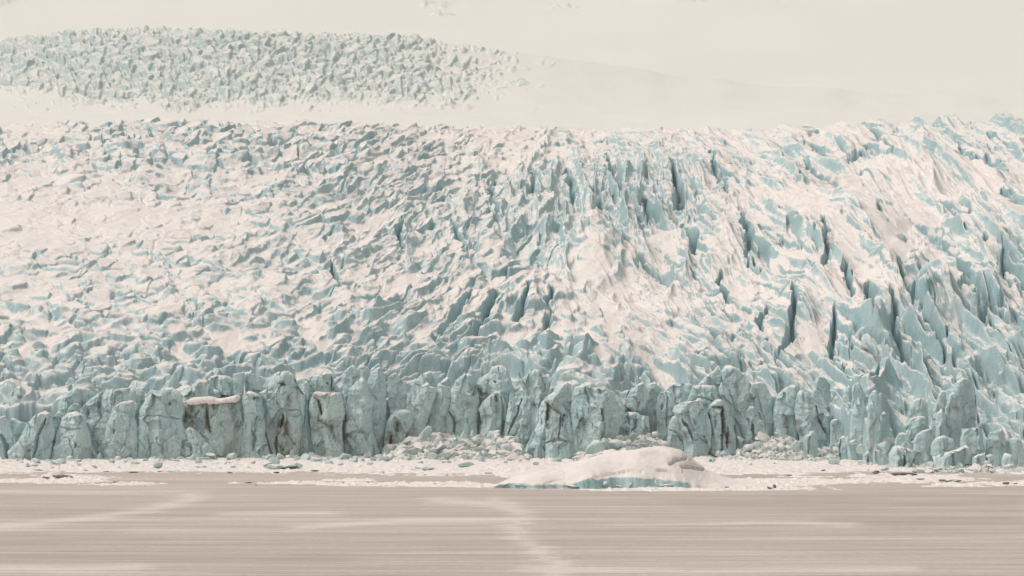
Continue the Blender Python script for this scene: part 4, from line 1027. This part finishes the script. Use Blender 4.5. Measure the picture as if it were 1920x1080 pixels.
# ------------------------------------------------------------------ the snow-covered iceberg
def iceberg():
    d0 = lake_d(916.5)
    k = K * d0
    u = np.arange(926, 1462, .8)
    topv = np.interp(u, [926, 935, 950, 985, 1020, 1060, 1100, 1140, 1180, 1220, 1245, 1265, 1285, 1300, 1315, 1335, 1360, 1390, 1420, 1450, 1462],
                     [914, 909, 902.5, 893.5, 885, 876, 864.5, 854.5, 848, 842, 840, 841.5, 848, 858, 870, 885, 896, 904, 909, 913, 916])
    kk = np.ones(9) / 9; topv = np.convolve(np.pad(topv, 4, mode='edge'), kk, 'valid')
    ht = np.maximum((916.5 - topv) * k, .02)
    edge = np.interp(u, [926, 935, 960, 1010, 1075, 1090, 1110, 1160, 1200, 1206, 1245, 1285, 1310, 1350, 1462], [.3, .85, .9, .8, .75, 1.2, 2.1, 1.75, 1.8, 1.35, 1.5, 1.1, .35, .12, .05])
    edge = np.minimum(edge * (1 + .12 * fbm(u / 11, u * 0, 301, 3)), ht)
    fy = 2.2 * fbm(u / 40, u * 0, 302, 3) + .22 * fbm(u / 9, u * 0, 303, 3) + np.interp(u, [926, 1000, 1100, 1250, 1350, 1462], [3.5, .5, 0, .6, 2.5, 5])
    depth = np.interp(u, [926, 960, 1060, 1240, 1330, 1462], [5, 12, 20, 22, 18, 8])
    ts = np.concatenate([[0, .004, .012, .02, .03, .045], np.linspace(.06, 1, 110)])
    V = []
    TT, UU = np.meshgrid(ts, u, indexing='ij')
    es = np.convolve(np.pad(edge, 30, mode='edge'), np.ones(61) / 61, 'valid')
    E = edge[None, :] * np.clip(1 - TT / .1, 0, 1) + es[None, :] * np.clip(TT / .1, 0, 1); H = ht[None, :]
    X = (UU - 960) * k; fs = np.convolve(np.pad(fy, 30, mode='edge'), np.ones(61) / 61, 'valid'); dk_ = np.clip(1 - TT / .12, 0, 1)
    Y = d0 + fy[None, :] * dk_ + fs[None, :] * (1 - dk_) + TT * depth[None, :]
    wall = sstep(-.002, .034, TT + .004 * fbm(X / .9, Y * 0, 306, 3))
    rise = np.where(TT < .55, np.sin(np.clip(TT / .55, 0, 1) * math.pi / 2) ** 1.15, np.clip(np.cos((TT - .55) / .45 * math.pi / 2), 0, 1) ** .8)
    Z = np.where(TT < .55, E * wall + (H - E) * rise, H * rise)
    # wind-scoured steps and hollows
    Z = Z + (.30 * fbm(X / 7, Y / 4, 304, 3) + .10 * fbm(X / 1.8, Y / 1.5, 305, 3)) * np.clip(Z / 1.5, 0, 1) * np.clip(H / 3, .1, 1)
    Vp = HOR - (Z - EYE) / (K * Y); Up = 960 + X / (K * Y)
    for ln, hw, dp in (([(1118, 890), (1150, 884), (1185, 877), (1203, 881)], 5, .8), ([(1022, 905), (1034, 900), (1060, 896)], 2.2, .7), ([(1228, 898), (1240, 902)], 3, .6),
                       ([(1260, 866), (1266, 861), (1290, 856)], 5, .7), ([(1284, 872), (1300, 872), (1324, 876)], 5, .8), ([(1234, 880), (1250, 880)], 3, .4)):
        jx = 2 * fbm(X / 1.2, Y / 1.2, 307, 3)
        ds, sd_, tt = pdist((UU + jx).astype(np.float32), Vp.astype(np.float32), ln)
        Z = Z - dp * np.exp(-(ds / hw) ** 2) * np.where(sd_ > 0, 1, .25) * (TT < .55)
    dirt = np.zeros_like(X)  # brown dirt plus shading of the steep right-hand faces, painted into the colour
    for ln, hw, st in (([(1261, 867), (1270, 860), (1292, 857), (1302, 862)], 6, .42), ([(1282, 873), (1300, 874), (1325, 879)], 5.5, .42), ([(1263, 867), (1268, 866)], 3, 1),
                       ([(1236, 881), (1252, 882)], 3, .6), ([(1281, 874), (1282, 886)], 1.6, .6), ([(1208, 852), (1240, 848)], 6, .18), ([(1286, 852), (1312, 872), (1330, 884)], 2.5, .3)):
        ds, _, _ = pdist(UU.astype(np.float32), Vp.astype(np.float32), ln)
        dirt = np.maximum(dirt, st * np.exp(-(ds / hw) ** 2) * (TT < .6))
    snow = .16 + .45 * sstep(.03, .10, TT) + np.interp(UU, [1280, 1330], [0, .5])
    base = np.array([(1180 - 960) * k, d0 + 8, 0.0])
    nr, nc = X.shape
    co = np.stack([X.ravel(), Y.ravel(), Z.ravel()], -1)
    bo = co.copy().reshape(nr, nc, 3)[[0, -1]].reshape(-1, 3); bo[:, 2] = -.4
    co = np.concatenate([co, bo]) - base
    F = gridfaces(nr, nc); n0 = nr * nc; a = np.arange(nc - 1)
    sk = np.concatenate([np.stack([n0 + a, n0 + a + 1, a + 1, a], -1), np.stack([(nr - 1) * nc + a, (nr - 1) * nc + a + 1, n0 + nc + a + 1, n0 + nc + a], -1), np.stack([n0 + nc + a, n0 + nc + a + 1, n0 + a + 1, n0 + a], -1)])
    pad = lambda q: np.concatenate([q.ravel(), np.zeros(2 * nc)])
    me = raw_mesh('iceberg', co, [F, sk], M_BERG, {'snow': pad(snow), 'dirt': pad(dirt), 'grime': np.zeros(len(co))})
    o = link('iceberg', me); o.location = base
    tag(o, 'large low iceberg buried in smooth snow with a turquoise ice edge, frozen into the lake', 'iceberg')
    # the clean broken ice showing under the snow along its front
    pr = np.random.RandomState(12)
    for (cu, cv, ww, hh) in ((1108, 913, 34, 20), (1138, 913, 30, 17), (1158, 915, 22, 9), (1182, 913, 40, 18), (1222, 915, 50, 14), (1262, 916, 46, 9), (1070, 915, 34, 8), (1030, 915, 40, 8), (985, 914, 54, 9), (950, 912, 26, 7)):
        v = chunk(pr, ICO4[0], 12, .06) * np.array([ww * .66 * k, 1.9, hh * .66 * k]) + np.array([(cu - 960) * k, d0 + float(np.interp(cu, u, fy)) + 1.15, (916.5 - cv + hh * .36) * k])
        z0 = np.zeros(len(v))
        link('ice_edge', raw_mesh('ice_edge', v - base, ICO4[1], M_BERG, {'snow': z0 + .05, 'dirt': z0, 'grime': z0}, smooth=False), o)
M_BERG = ice_material('berg_ice', (0.20, 0.42, 0.455), (0.40, 0.57, 0.57), 0.70, 0.90)
iceberg()

# ------------------------------------------------------------------ dirty pieces frozen into the floes
def dirty(u, vb, w, h, label, seed, group=None, parts=1, name='dirty_ice', depth=.5):
    o = ice_lump(u, vb, w, h * 1.0, label, seed, group, d=lake_d(vb), mat=M_DIRT, name=name, cat='dirty ice', depth=depth, parts=parts)
    o.location.z = .12
    return o
dirty(86, 899, 28, 6, 'dark brown crust of dirty ice on the humped snow floe, left part', 61)
dirty(115, 898, 46, 7, 'longer dark brown crust of dirty ice on the humped snow floe, right part', 62)
dirty(1690, 893, 58, 7, 'longest black-brown slab of dirty ice on the right-hand floe', 63)
dirty(1642, 891, 22, 8, 'brownish snow-crusted lump left of the longest dark slab', 64)
dirty(1702, 901, 15, 3, 'thin dark sliver of dirty ice below the longest dark slab', 65)
dirty(1728, 901, 22, 4, 'dark slanting shard of dirty ice right of the thin sliver', 66)
dirty(1778, 905, 46, 8, 'humped dark patch of dirty ice, half under snow, near the right edge', 67, parts=3)
dirty(1887, 911, 14, 9, 'small round dark lump on the snow at the far right', 68)
dirty(1905, 909, 10, 3, 'tiny dark speck right of the small round dark lump', 73)
dirty(1443, 919, 16, 6, 'black-based dirty lump at the right tip of the iceberg snow', 69)
dirty(1452, 917, 16, 8, 'grey snow-dusted lump touching the black-based one', 70)
dirty(1362, 915, 10, 3, 'dark speck on the snow skirt of the iceberg', 71)
dirty(216, 906, 10, 3, 'dark chip on the tail of the humped snow floe', 72)
dirty(230, 908, 14, 3, 'second, longer dark chip on the tail of the humped snow floe', 74)
for i, (u_, v_, w_, h_) in enumerate(((464, 907, 16, 3), (480, 912, 8, 2.5), (690, 907, 15, 3), (645, 908, 9, 2.5), (762, 907, 14, 3), (815, 909, 10, 3), (858, 908, 8, 2.5), (590, 885, 16, 3), (520, 888, 14, 3),
                                 (75, 884, 22, 3), (250, 887, 20, 3), (300, 886, 12, 3), (200, 886, 14, 3), (160, 884, 10, 3), (430, 888, 12, 3), (838, 893, 14, 3), (965, 893, 16, 3), (1480, 893, 14, 3), (1545, 884, 12, 3), (915, 889, 20, 3))):
    dirty(u_, v_, w_, h_, 'thin dark fleck of dirty ice lying on the snow strips off the cliff', 900 + i, 'dark flecks on the snow strips', name='dirty_fleck')

# ------------------------------------------------------------------ winter haze over the whole place
def haze():
    me = bpy.data.meshes.new('haze')
    x0, x1, y0, y1, z0, z1 = -3900, 3900, -700, 6200, -2.5, 1500
    v = [(x, y, z) for z in (z0, z1) for y in (y0, y1) for x in (x0, x1)]
    me.from_pydata(v, [], [(0, 2, 3, 1), (4, 5, 7, 6), (0, 1, 5, 4), (2, 6, 7, 3), (0, 4, 6, 2), (1, 3, 7, 5)])
    m = bpy.data.materials.new('winter_haze'); m.use_nodes = True
    t = m.node_tree; t.nodes.clear()
    o_ = t.nodes.new('ShaderNodeOutputMaterial'); p = t.nodes.new('ShaderNodeVolumePrincipled')
    p.inputs['Color'].default_value = (.86, .905, .87, 1); p.inputs['Density'].default_value = 0.8e-4
    p.inputs['Anisotropy'].default_value = .2
    t.links.new(p.outputs[0], o_.inputs['Volume'])
    me.materials.append(m)
    tag(link('haze', me), 'pale winter haze hanging over the lake and the glacier', 'haze', kind='stuff')
haze()
S.cycles.volume_bounces = 2
S.cycles.volume_step_rate = 10.0
